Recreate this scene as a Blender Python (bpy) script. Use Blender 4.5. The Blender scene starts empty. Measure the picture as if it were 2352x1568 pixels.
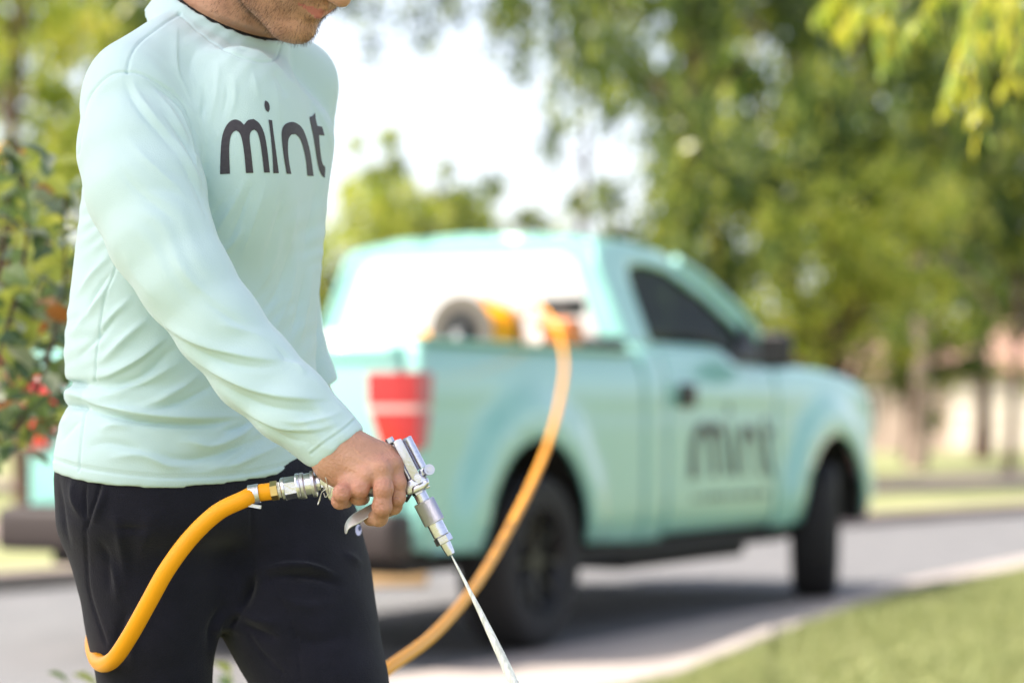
import bpy, bmesh, math, random
import numpy as np
from mathutils import Vector, Matrix
from mathutils.geometry import delaunay_2d_cdt
from mathutils.bvhtree import BVHTree
random.seed(7); np.random.seed(7)
scene = bpy.context.scene
C = scene.collection
FPX, CAMH = 5553.0, 1.04          # focal length in reference pixels (2352 wide), camera height
# ---------------------------------------------------------------- camera
cam_d = bpy.data.cameras.new('camera'); cam = bpy.data.objects.new('camera', cam_d); C.objects.link(cam)
cam.location = (0, 0, CAMH); cam.rotation_euler = (math.radians(90), 0, 0)
cam_d.lens = 85; cam_d.sensor_width = 36; cam_d.shift_y = (970-784)/2352
cam_d.clip_end = 1500
cam_d.dof.use_dof = True; cam_d.dof.focus_distance = 2.60; cam_d.dof.aperture_fstop = 3.4
scene.camera = cam
# ---------------------------------------------------------------- sky, sun, exposure
SUN_DIR = Vector((-0.84, -0.36, 1.12)).normalized()     # towards the sun
w = bpy.data.worlds.new('World'); scene.world = w; w.use_nodes = True
nt = w.node_tree; bg = nt.nodes['Background']
sky = nt.nodes.new('ShaderNodeTexSky'); sky.sky_type = 'NISHITA'; sky.sun_disc = False
sky.sun_elevation = math.asin(SUN_DIR.z); sky.sun_rotation = math.atan2(SUN_DIR.x, SUN_DIR.y)
sky.dust_density = 5; sky.air_density = 0.8; sky.ozone_density = 0.4
# thin white high cloud, the same all round, brightest low down
tcw = nt.nodes.new('ShaderNodeTexCoord'); sp = nt.nodes.new('ShaderNodeSeparateXYZ'); nt.links.new(tcw.outputs['Generated'], sp.inputs[0])
m1 = nt.nodes.new('ShaderNodeMath'); m1.operation = 'ABSOLUTE'; nt.links.new(sp.outputs['Z'], m1.inputs[0])
m2 = nt.nodes.new('ShaderNodeMath'); m2.operation = 'MULTIPLY'; m2.inputs[1].default_value = -2.6; nt.links.new(m1.outputs[0], m2.inputs[0])
m3 = nt.nodes.new('ShaderNodeMath'); m3.operation = 'EXPONENT'; nt.links.new(m2.outputs[0], m3.inputs[0])
m4 = nt.nodes.new('ShaderNodeVectorMath'); m4.operation = 'SCALE'; m4.inputs[0].default_value = (4.0, 4.05, 4.15); nt.links.new(m3.outputs[0], m4.inputs['Scale'])
m5 = nt.nodes.new('ShaderNodeVectorMath'); m5.operation = 'ADD'; nt.links.new(sky.outputs[0], m5.inputs[0]); nt.links.new(m4.outputs[0], m5.inputs[1])
nt.links.new(m5.outputs[0], bg.inputs[0]); bg.inputs[1].default_value = 0.15
sl = bpy.data.lights.new('sun', 'SUN'); sl.energy = 4.9; sl.angle = math.radians(0.6); sl.color = (1, .93, .82)
so = bpy.data.objects.new('sun', sl); C.objects.link(so)
so.rotation_euler = SUN_DIR.to_track_quat('Z', 'Y').to_euler(); so.location = (-20, -10, 30)
scene.view_settings.view_transform = 'Standard'; scene.view_settings.look = 'None'
scene.view_settings.gamma = 1; scene.view_settings.exposure = 0.95; scene.view_settings.use_curve_mapping = False
scene.render.engine = 'CYCLES'
scene.cycles.use_denoising = True; scene.cycles.max_bounces = 8; scene.cycles.transparent_max_bounces = 24
scene.cycles.caustics_reflective = False; scene.cycles.caustics_refractive = False
try: scene.cycles.denoiser = 'OPENIMAGEDENOISE'
except Exception: pass

# ---------------------------------------------------------------- helpers
def at(px, py, Y):
    return Vector(((px-1176)/FPX*Y, Y, CAMH+(970-py)/FPX*Y))
def on_ground(px, py, z=0.0):
    Y = FPX*(CAMH-z)/(py-970)
    return Vector(((px-1176)/FPX*Y, Y, z))
def tag(o, label=None, cat=None, group=None, kind=None):
    if label: o['label'] = label
    if cat: o['category'] = cat
    if group: o['group'] = group
    if kind: o['kind'] = kind
    return o
def empty(name, loc, label, cat, group=None):
    o = bpy.data.objects.new(name, None); C.objects.link(o); o.location = loc; o.empty_display_size = .2
    return tag(o, label, cat, group)
def world_loc(o):
    v = Vector((0, 0, 0))
    while o is not None: v += Vector(o.location); o = o.parent
    return v
def link(name, me, m=None, parent=None, smooth=True, world=True, sharp=None):
    """links a mesh whose vertices are in world space (world=True) below parent"""
    if world and parent is not None:
        me.transform(Matrix.Translation(-world_loc(parent)))
    if m is not None and not me.materials: me.materials.append(m)
    if smooth and len(me.polygons): me.polygons.foreach_set('use_smooth', np.ones(len(me.polygons), bool))
    if sharp: me.set_sharp_from_angle(angle=math.radians(sharp))
    o = bpy.data.objects.new(name, me); C.objects.link(o)
    if parent is not None: o.parent = parent
    return o
def mesh(name, V, F):
    me = bpy.data.meshes.new(name); me.from_pydata([tuple(v) for v in V], [], F); me.update(); return me
def np_mesh(name, V, F):
    me = bpy.data.meshes.new(name); V = np.asarray(V, np.float32); F = np.asarray(F, np.int32); k = F.shape[1]
    me.vertices.add(len(V)); me.vertices.foreach_set('co', V.ravel())
    me.loops.add(F.size); me.loops.foreach_set('vertex_index', F.ravel())
    me.polygons.add(len(F)); me.polygons.foreach_set('loop_start', np.arange(0, F.size, k, dtype=np.int32))
    me.update(calc_edges=True); me.validate(); return me
class MB:
    """collects shapes into one mesh"""
    def __init__(s): s.V = []; s.F = []
    def add(s, V, F):
        n = len(s.V); s.V += [Vector(v) for v in V]; s.F += [tuple(i+n for i in f) for f in F]; return s
    def box(s, c, size, rot=None, bevel=0):
        bm = bmesh.new(); bmesh.ops.create_cube(bm, size=1)
        bmesh.ops.scale(bm, vec=Vector(size), verts=bm.verts)
        if bevel: bmesh.ops.bevel(bm, geom=bm.edges[:], offset=bevel, segments=3, profile=.5, affect='EDGES')
        M = (rot.to_4x4() if rot is not None else Matrix.Identity(4)); M = Matrix.Translation(c) @ M
        bm.transform(M); bm.verts.index_update()
        s.add([v.co.copy() for v in bm.verts], [[v.index for v in f.verts] for f in bm.faces]); bm.free(); return s
    def tube(s, pts, rad, n=12, caps=True, sq=None):
        pts = [Vector(p) for p in pts]; rad = rad if hasattr(rad, '__len__') else [rad]*len(pts)
        up = None; rings = []
        for i, p in enumerate(pts):
            t = (pts[min(i+1, len(pts)-1)]-pts[max(i-1, 0)]).normalized()
            if up is None:
                up = Vector((0, 0, 1)) if abs(t.z) < .9 else Vector((1, 0, 0))
            up = (up-t*up.dot(t)).normalized(); b = t.cross(up)
            rings.append([p+(up*math.cos(a)+b*math.sin(a)*(sq or 1))*rad[i] for a in [2*math.pi*k/n for k in range(n)]])
        V = [v for r in rings for v in r]; F = []
        for i in range(len(pts)-1):
            for k in range(n): F.append((i*n+k, i*n+(k+1) % n, (i+1)*n+(k+1) % n, (i+1)*n+k))
        if caps: F.append(tuple(range(n-1, -1, -1))); F.append(tuple((len(pts)-1)*n+k for k in range(n)))
        return s.add(V, F)
    def build(s, name, m, parent=None, smooth=True, sharp=40):
        me = mesh(name, s.V, s.F); return link(name, me, m, parent, smooth, True, sharp)
def catmull(pts, n=8):
    pts = [Vector(p) for p in pts]; P = [pts[0]*2-pts[1]]+pts+[pts[-1]*2-pts[-2]]; out = []
    for i in range(1, len(P)-2):
        for k in range(n):
            t = k/n; a, b, c, d = P[i-1], P[i], P[i+1], P[i+2]
            out.append(.5*((2*b)+(c-a)*t+(2*a-5*b+4*c-d)*t*t+(3*b-a-3*c+d)*t**3))
    out.append(pts[-1]); return out
def inpoly(x, y, poly):
    c = False; j = len(poly)-1
    for i in range(len(poly)):
        if (poly[i][1] > y) != (poly[j][1] > y) and x < (poly[j][0]-poly[i][0])*(y-poly[i][1])/(poly[j][1]-poly[i][1])+poly[i][0]: c = not c
        j = i
    return c
def fill(outline, holes=(), step=.05):
    """triangulates a 2-D outline with holes and inner points"""
    V = []; E = []
    for lp in [outline]+list(holes):
        n0 = len(V); dense = []
        for i, p in enumerate(lp):
            q = lp[(i+1) % len(lp)]; L = math.dist(p, q); k = max(1, int(L/step))
            dense += [(p[0]+(q[0]-p[0])*j/k, p[1]+(q[1]-p[1])*j/k) for j in range(k)]
        V += dense; E += [(n0+i, n0+(i+1) % len(dense)) for i in range(len(dense))]
    xs = [p[0] for p in outline]; ys = [p[1] for p in outline]
    y = min(ys)+step*.5
    while y < max(ys):
        x = min(xs)+step*.5
        while x < max(xs):
            if inpoly(x, y, outline) and not any(inpoly(x, y, h) for h in holes): V.append((x+.01*step*math.sin(y*91), y+.01*step*math.sin(x*77)))
            x += step
        y += step
    r = delaunay_2d_cdt([Vector(v) for v in V], E, [], 0, 1e-6)
    F = []
    for f in r[2]:
        cx = sum(r[0][i].x for i in f)/len(f); cy = sum(r[0][i].y for i in f)/len(f)
        if inpoly(cx, cy, outline) and not any(inpoly(cx, cy, h) for h in holes): F.append(tuple(f))
    return [(v.x, v.y) for v in r[0]], F
def smoothpoly(p, n=4):
    out = []; N = len(p)
    for i in range(N):
        a, b, c, d = [Vector(p[(i+k) % N]) for k in (-1, 0, 1, 2)]
        for k in range(n):
            t = k/n; v = .5*((2*b)+(c-a)*t+(2*a-5*b+4*c-d)*t*t+(3*b-a-3*c+d)*t**3); out.append((v.x, v.y))
    return out

# ---------------------------------------------------------------- materials
def mat(name, col, rough=.6, metal=0, var=None, vscale=8, vdetail=4, bump=0, bscale=80, sheen=0, coat=0, sss=0, spec=.5, trans=0, obj=True, aniso=None):
    m = bpy.data.materials.new(name); m.use_nodes = True; n = m.node_tree.nodes; l = m.node_tree.links
    b = n['Principled BSDF']; b.inputs['Base Color'].default_value = (*col, 1); b.inputs['Roughness'].default_value = rough
    b.inputs['Metallic'].default_value = metal; b.inputs['Sheen Weight'].default_value = sheen; b.inputs['Coat Weight'].default_value = coat
    b.inputs['Specular IOR Level'].default_value = spec; b.inputs['Transmission Weight'].default_value = trans
    if sss: b.inputs['Subsurface Weight'].default_value = sss; b.inputs['Subsurface Radius'].default_value = (.012, .005, .003); b.inputs['Subsurface Scale'].default_value = .6
    tc = n.new('ShaderNodeTexCoord'); src = tc.outputs['Object']
    if aniso:
        mp = n.new('ShaderNodeMapping'); mp.inputs['Scale'].default_value = aniso; l.new(src, mp.inputs[0]); src = mp.outputs[0]
    if var:
        t = n.new('ShaderNodeTexNoise'); t.inputs['Scale'].default_value = vscale; t.inputs['Detail'].default_value = vdetail
        l.new(src, t.inputs['Vector']); r = n.new('ShaderNodeValToRGB')
        r.color_ramp.elements[0].position = .3; r.color_ramp.elements[1].position = .7
        r.color_ramp.elements[0].color = (*col, 1); r.color_ramp.elements[1].color = (*var, 1)
        l.new(t.outputs['Fac'], r.inputs[0]); l.new(r.outputs[0], b.inputs['Base Color'])
    if bump:
        t2 = n.new('ShaderNodeTexNoise'); t2.inputs['Scale'].default_value = bscale; t2.inputs['Detail'].default_value = 3; l.new(src, t2.inputs['Vector'])
        bp = n.new('ShaderNodeBump'); bp.inputs['Strength'].default_value = bump; bp.inputs['Distance'].default_value = .01
        l.new(t2.outputs['Fac'], bp.inputs['Height']); l.new(bp.outputs[0], b.inputs['Normal'])
    return m
def leaf_mat(name, cols, trans=.35, rough=.27, clump=0):
    """leaf colours picked per leaf, partly translucent"""
    m = bpy.data.materials.new(name); m.use_nodes = True; n = m.node_tree.nodes; l = m.node_tree.links
    b = n['Principled BSDF']; b.inputs['Roughness'].default_value = rough
    g = n.new('ShaderNodeNewGeometry'); oi = n.new('ShaderNodeObjectInfo'); ad = n.new('ShaderNodeMath'); ad.operation = 'ADD'; fr = n.new('ShaderNodeMath'); fr.operation = 'FRACT'
    l.new(g.outputs['Random Per Island'], ad.inputs[0]); l.new(oi.outputs['Random'], ad.inputs[1]); l.new(ad.outputs[0], fr.inputs[0])
    r = n.new('ShaderNodeValToRGB'); cr = r.color_ramp
    cr.elements[0].color = (*cols[0], 1); cr.elements[1].color = (*cols[-1], 1)
    for i, c in enumerate(cols[1:-1]): e = cr.elements.new((i+1)/(len(cols)-1)); e.color = (*c, 1)
    fac = fr.outputs[0]
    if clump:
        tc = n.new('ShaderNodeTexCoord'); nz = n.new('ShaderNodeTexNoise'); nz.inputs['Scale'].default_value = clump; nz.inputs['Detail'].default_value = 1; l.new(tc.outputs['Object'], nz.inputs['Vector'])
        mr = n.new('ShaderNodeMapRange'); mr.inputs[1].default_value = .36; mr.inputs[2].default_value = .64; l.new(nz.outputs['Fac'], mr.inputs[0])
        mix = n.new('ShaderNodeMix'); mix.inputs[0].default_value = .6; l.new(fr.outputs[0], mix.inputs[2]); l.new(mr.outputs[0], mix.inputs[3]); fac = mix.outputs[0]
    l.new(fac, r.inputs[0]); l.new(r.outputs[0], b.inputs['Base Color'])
    t = n.new('ShaderNodeBsdfTranslucent'); hs = n.new('ShaderNodeHueSaturation'); hs.inputs['Value'].default_value = 1.9; hs.inputs['Saturation'].default_value = 1.1; hs.inputs['Hue'].default_value = .485
    l.new(r.outputs[0], hs.inputs['Color']); l.new(hs.outputs[0], t.inputs[0])
    mx = n.new('ShaderNodeMixShader'); mx.inputs[0].default_value = trans
    l.new(b.outputs[0], mx.inputs[1]); l.new(t.outputs[0], mx.inputs[2]); l.new(mx.outputs[0], n['Material Output'].inputs['Surface'])
    return m
M = dict(
 grass=mat('grass', (.19, .21, .085), .9, var=(.29, .295, .135), vscale=1.3, bump=.6, bscale=60),
 blade=leaf_mat('grass_blade', [(.16, .19, .065), (.23, .26, .105), (.32, .32, .15)], .3, .6),
 asphalt=mat('asphalt', (.13, .13, .134), .85, var=(.165, .163, .167), vscale=3, bump=.5, bscale=150),
 concrete=mat('concrete', (.33, .285, .26), .85, var=(.40, .35, .32), vscale=2.5, bump=.3, bscale=60),
 far_concrete=mat('far_concrete', (.24, .185, .16), .9, var=(.29, .23, .20), vscale=1),
 bark=mat('bark', (.06, .032, .024), .95, var=(.10, .06, .045), vscale=9, bump=1, bscale=25, aniso=(1, 1, .25)),
 pale_bark=mat('pale_bark', (.2, .15, .125), .95, var=(.3, .23, .19), vscale=5, bump=1, bscale=20, aniso=(1, 1, .25)),
)
# ================================================================ ground, road, kerbs, lawns
def sheet(name, pts, z, m, step=None):
    V, F = fill([(p[0], p[1]) for p in pts], (), step or 3.0)
    o = link(name, mesh(name, [(x, y, z) for x, y in V], F), m, None, False); 
    return tag(o, kind='structure')
sheet('ground', [(-400, -60), (400, -60), (400, 900), (-400, 900)], -.012, M['grass'], 200)
near_edge = [(-5.4, .5), (-2.6, 5.9), (-.6, 9.7), (.22, 11.3), (1.55, 13.9), (2.35, 15.5), (4.2, 19.3), (9, 29), (16, 43)]
far_edge = [(-12.2, 1.5), (-6.4, 10.2), (-3.1, 14.9), (.6, 20.2), (3.7, 24.6), (5.9, 27.6), (12, 37.5), (22, 55)]
sheet('road', near_edge+far_edge[::-1], -.004, M['asphalt'])
lawn_edge = [(-3.2, .5), (-1.35, 5.6), (.0, 8.3), (.68, 9.66), (1.35, 11.7), (2.3, 14.3), (3.65, 16.9), (6.5, 21.5), (12, 29), (22, 43)]
gut = [(p[0]+.03, p[1]-.012) for p in near_edge]
sheet('gutter_pavement', gut+lawn_edge[::-1], .002, M['concrete'])
lawn_poly = lawn_edge+[(60, 43), (60, -20), (-3.2, -20)]
sheet('lawn', lawn_poly, .02, M['grass'])
def strip(name, line, off0, off1, z0, z1, m, kind='structure'):
    """a raised strip (kerb, path) along a line, between two offsets to its left"""
    V = []; F = []; n = len(line)
    for i, p in enumerate(line):
        a = Vector(line[max(i-1, 0)]); b = Vector(line[min(i+1, n-1)]); d = (b-a).normalized(); nn = Vector((-d.y, d.x)); p = Vector(p)
        q0 = p+nn*off0; q1 = p+nn*off1
        V += [(q0.x, q0.y, z0), (q0.x, q0.y, z1), (q1.x, q1.y, z1), (q1.x, q1.y, z0)]
    for i in range(n-1):
        for k in range(3): F.append((i*4+k, i*4+k+1, i*4+k+5, i*4+k+4))
    o = link(name, mesh(name, V, F), m, None, False); return tag(o, kind=kind)
strip('lawn_kerb', lawn_edge, .0, .12, -.01, .05, M['concrete'])
strip('far_kerb', far_edge, .0, .35, -.01, .11, M['far_concrete'])
strip('verge', far_edge, .35, 3.6, -.01, .075, M['grass'])
strip('footpath', far_edge, 3.6, 6.6, -.01, .09, M['far_concrete'])
strip('far_lawn', far_edge, 6.6, 15, -.01, .07, M['grass'])
strip('driveway', far_edge, 15, 19.5, -.01, .09, M['far_concrete'])
# grass blades on the near lawn
def blades(name, poly, n, h, seed, ymax, label):
    rs = np.random.RandomState(seed); P = []
    xs = [p[0] for p in poly]; 
    while len(P) < n:
        Y = 3+(ymax-3)*rs.rand()**1.3; x = (-.22+.46*rs.rand())*Y
        if inpoly(x, Y, poly): P.append((x, Y))
    P = np.array(P); a = rs.rand(n)*6.28; hh = h*(.6+.8*rs.rand(n)); wd = .004+.0006*P[:, 1]
    lean = .02*rs.randn(n, 2); z0 = .02
    V = np.zeros((n, 3, 3)); dx = np.cos(a)*wd; dy = np.sin(a)*wd
    V[:, 0] = np.c_[P[:, 0]-dx, P[:, 1]-dy, np.full(n, z0)]; V[:, 1] = np.c_[P[:, 0]+dx, P[:, 1]+dy, np.full(n, z0)]
    V[:, 2] = np.c_[P[:, 0]+lean[:, 0], P[:, 1]+lean[:, 1], z0+hh]
    o = link(name, np_mesh(name, V.reshape(-1, 3), np.arange(3*n).reshape(-1, 3)), M['blade'], None, False)
    return tag(o, label, 'grass', kind='stuff')
blades('lawn_grass', lawn_poly, 90000, .045, 3, 22, 'short sunlit grass of the lawn in front of the kerb')

# ================================================================ trees
LEAF = {
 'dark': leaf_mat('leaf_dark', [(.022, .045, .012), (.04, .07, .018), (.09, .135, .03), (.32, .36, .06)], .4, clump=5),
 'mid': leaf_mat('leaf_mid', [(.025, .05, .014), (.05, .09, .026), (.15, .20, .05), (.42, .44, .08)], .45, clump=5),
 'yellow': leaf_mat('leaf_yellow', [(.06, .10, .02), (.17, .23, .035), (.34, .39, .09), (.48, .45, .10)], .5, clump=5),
}
def crown_mesh(name, seed, nclump, nleaf, size, spread=.17, hollow=.25):
    """unit crown: leaves gathered in clumps through a lumpy ball"""
    rs = np.random.RandomState(seed)
    c = rs.randn(nclump, 3); c /= np.linalg.norm(c, axis=1)[:, None]; c *= (hollow+(1-hollow)*rs.rand(nclump, 1)**.6)
    c[:, 2] *= .95; lump = 1+.22*np.sin(3.1*c[:, :1]*2+seed)+.15*np.cos(4.7*c[:, 1:2]+seed*2); c *= lump
    k = rs.randint(0, nclump, nleaf); sp = spread*(.5+rs.rand(nclump))[k][:, None]
    p = c[k]+rs.randn(nleaf, 3)*sp*np.array([1, 1, .8])
    u = rs.randn(nleaf, 3); u /= np.linalg.norm(u, axis=1)[:, None]; v = np.cross(u, rs.randn(nleaf, 3)); v /= np.linalg.norm(v, axis=1)[:, None]
    s = size*(.6+.8*rs.rand(nleaf, 1)); V = np.stack([p-u*s, p+v*s*.45, p+u*s, p-v*s*.45], 1)
    return np_mesh(name, V.reshape(-1, 3), np.arange(4*nleaf).reshape(-1, 4))
CROWNS = [crown_mesh('crown', 11, 85, 6400, .048, .09), crown_mesh('crown', 23, 60, 3500, .048, .10), crown_mesh('crown', 37, 80, 5800, .052, .10), crown_mesh('crown', 51, 26, 2200, .05, .11, .1), crown_mesh('crown', 77, 160, 42000, .036, .2), crown_mesh('crown', 91, 90, 3600, .05, .08)]
def tree(name, px, Y, z0, zc, rx, rz, kind, col, label, cat='tree', trunk_r=.18, bark='bark', group=None, ground_z=0, lean=0, rot=0, limbs=7, xoff=0):
    X = (px-1176)/FPX*Y; root = empty(name, (X, Y, ground_z), label, cat, group)
    rs = random.Random(int(px*7+Y*13)); mb = MB(); top = zc+rz*.35
    pts = [(X+lean*t*top+.12*math.sin(t*5+px), Y, ground_z+t*(top-ground_z)) for t in [i/7 for i in range(8)]]
    mb.tube(pts, [trunk_r*(1.25 if i == 0 else 1)*(1-.085*i) for i in range(8)], 10)
    for i in range(limbs):
        t = rs.uniform(.35, .95); b = Vector(pts[min(7, int(t*7))]); b.z = max(b.z, z0*.85)
        a = rs.uniform(0, 6.28); L = rx*rs.uniform(.5, .9)
        e = Vector((X+xoff+math.cos(a)*L, Y+math.sin(a)*L, min(zc+rz*.7, b.z+L*rs.uniform(.5, 1.1))))
        mid = (b+e)/2+Vector((0, 0, .12*L)); mb.tube(catmull([b, mid, e], 4), [trunk_r*.42*(1-i2/9.5) for i2 in range(9)], 6)
    mb.build('trunk', M[bark], root)
    me = CROWNS[kind].copy() if False else CROWNS[kind]
    key = 'c%d%s' % (kind, col)
    if key not in TREE_ME:
        m2 = me.copy(); m2.materials.clear(); m2.materials.append(LEAF[col]); TREE_ME[key] = m2
    o = bpy.data.objects.new('crown', TREE_ME[key]); C.objects.link(o); o.parent = root
    o.location = (lean*zc+xoff, 0, zc-ground_z); o.scale = (rx, rx, rz); o.rotation_euler = (0, 0, rot)
    o['kind'] = 'stuff'
    return root
TREE_ME = {}
G1 = 'street trees behind the truck'; G2 = 'trees on the far side of the street'
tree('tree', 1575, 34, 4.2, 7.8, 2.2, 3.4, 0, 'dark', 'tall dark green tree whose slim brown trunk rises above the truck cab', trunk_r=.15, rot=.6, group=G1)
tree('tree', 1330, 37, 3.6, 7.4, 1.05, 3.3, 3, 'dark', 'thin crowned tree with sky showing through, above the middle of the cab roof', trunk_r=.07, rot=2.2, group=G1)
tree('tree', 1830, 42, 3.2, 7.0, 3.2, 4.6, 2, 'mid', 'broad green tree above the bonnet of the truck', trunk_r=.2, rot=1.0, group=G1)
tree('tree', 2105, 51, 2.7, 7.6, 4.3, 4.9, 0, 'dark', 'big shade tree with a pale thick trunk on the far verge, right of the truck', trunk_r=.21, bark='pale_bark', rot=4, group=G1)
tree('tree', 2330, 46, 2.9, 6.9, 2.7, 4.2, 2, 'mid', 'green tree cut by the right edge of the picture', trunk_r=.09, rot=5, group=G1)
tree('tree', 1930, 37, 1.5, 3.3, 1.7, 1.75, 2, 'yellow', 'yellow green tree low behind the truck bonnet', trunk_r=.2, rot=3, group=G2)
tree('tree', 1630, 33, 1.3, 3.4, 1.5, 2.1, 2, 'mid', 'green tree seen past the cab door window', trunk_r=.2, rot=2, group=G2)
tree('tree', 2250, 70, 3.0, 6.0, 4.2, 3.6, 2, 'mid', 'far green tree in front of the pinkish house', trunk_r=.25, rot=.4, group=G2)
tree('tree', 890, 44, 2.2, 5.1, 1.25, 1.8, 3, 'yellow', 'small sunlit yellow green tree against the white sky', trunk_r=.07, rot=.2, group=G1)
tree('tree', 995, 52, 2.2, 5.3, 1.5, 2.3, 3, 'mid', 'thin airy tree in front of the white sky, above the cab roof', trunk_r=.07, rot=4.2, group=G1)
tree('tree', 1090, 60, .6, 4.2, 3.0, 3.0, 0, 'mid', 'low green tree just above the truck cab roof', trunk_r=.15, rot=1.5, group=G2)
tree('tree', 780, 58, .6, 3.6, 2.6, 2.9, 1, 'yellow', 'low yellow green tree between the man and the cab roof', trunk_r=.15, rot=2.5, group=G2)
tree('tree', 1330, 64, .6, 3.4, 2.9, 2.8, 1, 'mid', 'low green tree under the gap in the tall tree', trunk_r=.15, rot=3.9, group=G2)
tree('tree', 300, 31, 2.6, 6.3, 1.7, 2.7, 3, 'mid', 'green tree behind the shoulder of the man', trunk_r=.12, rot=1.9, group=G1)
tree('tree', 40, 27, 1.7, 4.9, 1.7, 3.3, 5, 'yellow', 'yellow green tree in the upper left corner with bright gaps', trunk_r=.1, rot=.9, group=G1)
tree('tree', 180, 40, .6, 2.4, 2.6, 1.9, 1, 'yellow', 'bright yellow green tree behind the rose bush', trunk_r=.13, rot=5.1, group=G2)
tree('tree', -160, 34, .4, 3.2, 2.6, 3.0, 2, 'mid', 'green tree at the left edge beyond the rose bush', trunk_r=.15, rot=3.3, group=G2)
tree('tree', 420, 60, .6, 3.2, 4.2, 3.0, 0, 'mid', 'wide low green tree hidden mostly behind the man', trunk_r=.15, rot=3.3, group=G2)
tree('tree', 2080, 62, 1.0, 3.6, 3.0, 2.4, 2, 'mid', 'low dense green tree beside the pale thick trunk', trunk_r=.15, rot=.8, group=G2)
# unseen tree added to shade the man, its dense crown towards the sun
tree('added_shade_tree', 0, 1.0, 3.4, 6.3, 2.0, 1.5, 4, 'dark', 'unseen leafy tree added beside the lawn to shade the standing man', trunk_r=.15, rot=.3)
st = bpy.data.objects['added_shade_tree']; st.location = (-5.0, 1.6, .02); 
for ch in st.children:
    if ch.name.startswith('crown'): ch.location = (.9, -.45, 6.5); ch.scale = (1.55, 1.5, 1.3)
# ---- hanging branch with large leaves at the top right
def leaf_mesh(name, L, W, m, fold=.12):
    V = [(0, 0, 0), (-W*.5, L*.35, fold*W), (0, L*.35, 0), (W*.5, L*.35, fold*W), (-W*.38, L*.7, fold*W), (0, L*.7, -.05*L), (W*.38, L*.7, fold*W), (0, L, -.12*L)]
    F = [(0, 2, 1), (0, 3, 2), (1, 2, 5, 4), (2, 3, 6, 5), (4, 5, 7), (5, 6, 7)]
    me = mesh(name, V, F); me.materials.append(m); return me
def put_leaf(me, parent, loc, d, roll, s=1):
    o = bpy.data.objects.new('leaf', me); C.objects.link(o); o.parent = parent
    o.location = Vector(loc)-world_loc(parent); q = Vector(d).to_track_quat('Y', 'Z'); o.rotation_euler = (q.to_matrix() @ Matrix.Rotation(roll, 3, 'Y')).to_euler(); o.scale = (s, s, s); return o
HANG = [leaf_mesh('hanging_leaf', .115, .036, leaf_mat('hang_%d' % i, [c, tuple(x*1.25 for x in c)], .5)) for i, c in enumerate([(.30, .34, .05), (.42, .42, .06), (.2, .27, .06)])]
hb = empty('hanging_branch', at(2400, -500, 9.5), 'drooping branch of bright yellow green leaves in the upper right corner', 'branch')
rs = random.Random(5); mb = MB(); leaves = 0
mb.tube(catmull([at(2900, -900, 9.5), at(2500, -420, 9.5), at(2200, -150, 9.4), at(1950, -60, 9.3)], 5), [.03-.0015*i for i in range(16)], 7)
twigs = []
for i, (x0, y0, x1, y1) in enumerate([(2000, -90, 1930, 60), (2060, -100, 2040, 130), (2120, -110, 2090, 60), (2200, -150, 2190, 170), (2260, -200, 2180, 230), (2300, -260, 2250, 290), (2350, -300, 2330, 220), (2380, -330, 2370, 90), (1900, -70, 1880, 20), (2150, -130, 2230, 100), (2310, -260, 2300, 60), (2350, -300, 2215, 60)]):
    Y = 9.4+rs.uniform(-.6, .6); a = at(x0, y0, Y); b = at(x1, y1, Y+rs.uniform(-.2, .2)); mid = (a+b)/2+Vector((rs.uniform(-.1, .1), 0, .03))
    tw = catmull([a, mid, b], 6); mb.tube(tw, [.006-.0003*k for k in range(13)], 5)
    for k in range(4, 13):
        for s in (-1, 1):
            p = tw[k]; d = Vector((s*rs.uniform(.2, .6), rs.uniform(-.4, .4), -1)); put_leaf(HANG[rs.randrange(3)], hb, p, d, rs.uniform(-1.5, 1.5), rs.uniform(.75, 1.15)); leaves += 1
mb.build('twig', M['bark'], hb)
# ---- a few thin twigs against the sky
hb2 = empty('sky_twigs', at(900, -700, 24), 'thin drooping twigs with small leaves against the white sky, above the truck', 'branch')
mb = MB(); mb.tube(catmull([at(300, -900, 24), at(700, -500, 24), at(1050, -200, 24)], 5), [.05-.003*i for i in range(11)], 6)
V = []; F = []
for (x0, y0, x1, y1) in [(1000, -230, 1040, 40), (820, -400, 850, 150), (900, -330, 800, 40), (760, -450, 780, 30), (1040, -210, 980, 110), (930, -300, 940, 90), (1100, -180, 1130, 120), (1150, -150, 1190, 200)]:
    tw = catmull([at(x0, y0, 24), (at(x0, y0, 24)+at(x1, y1, 24))/2+Vector((.1, 0, 0)), at(x1, y1, 24)], 12); mb.tube(tw, .008, 5)
    for p in tw[10:]:
        for k in range(9):
            c = p+Vector((rs.gauss(0, .1), rs.gauss(0, .1), rs.gauss(0, .1))); u = Vector((rs.gauss(0, 1), rs.gauss(0, 1), rs.gauss(0, 1))).normalized()*.05; v = u.orthogonal()*.5
            n = len(V); V += [c-u, c+v, c+u, c-v]; F.append((n, n+1, n+2, n+3))
mb.build('twig', M['bark'], hb2); o = link('leaves', mesh('leaves', V, F), LEAF['dark'], hb2); o['kind'] = 'stuff'

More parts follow.
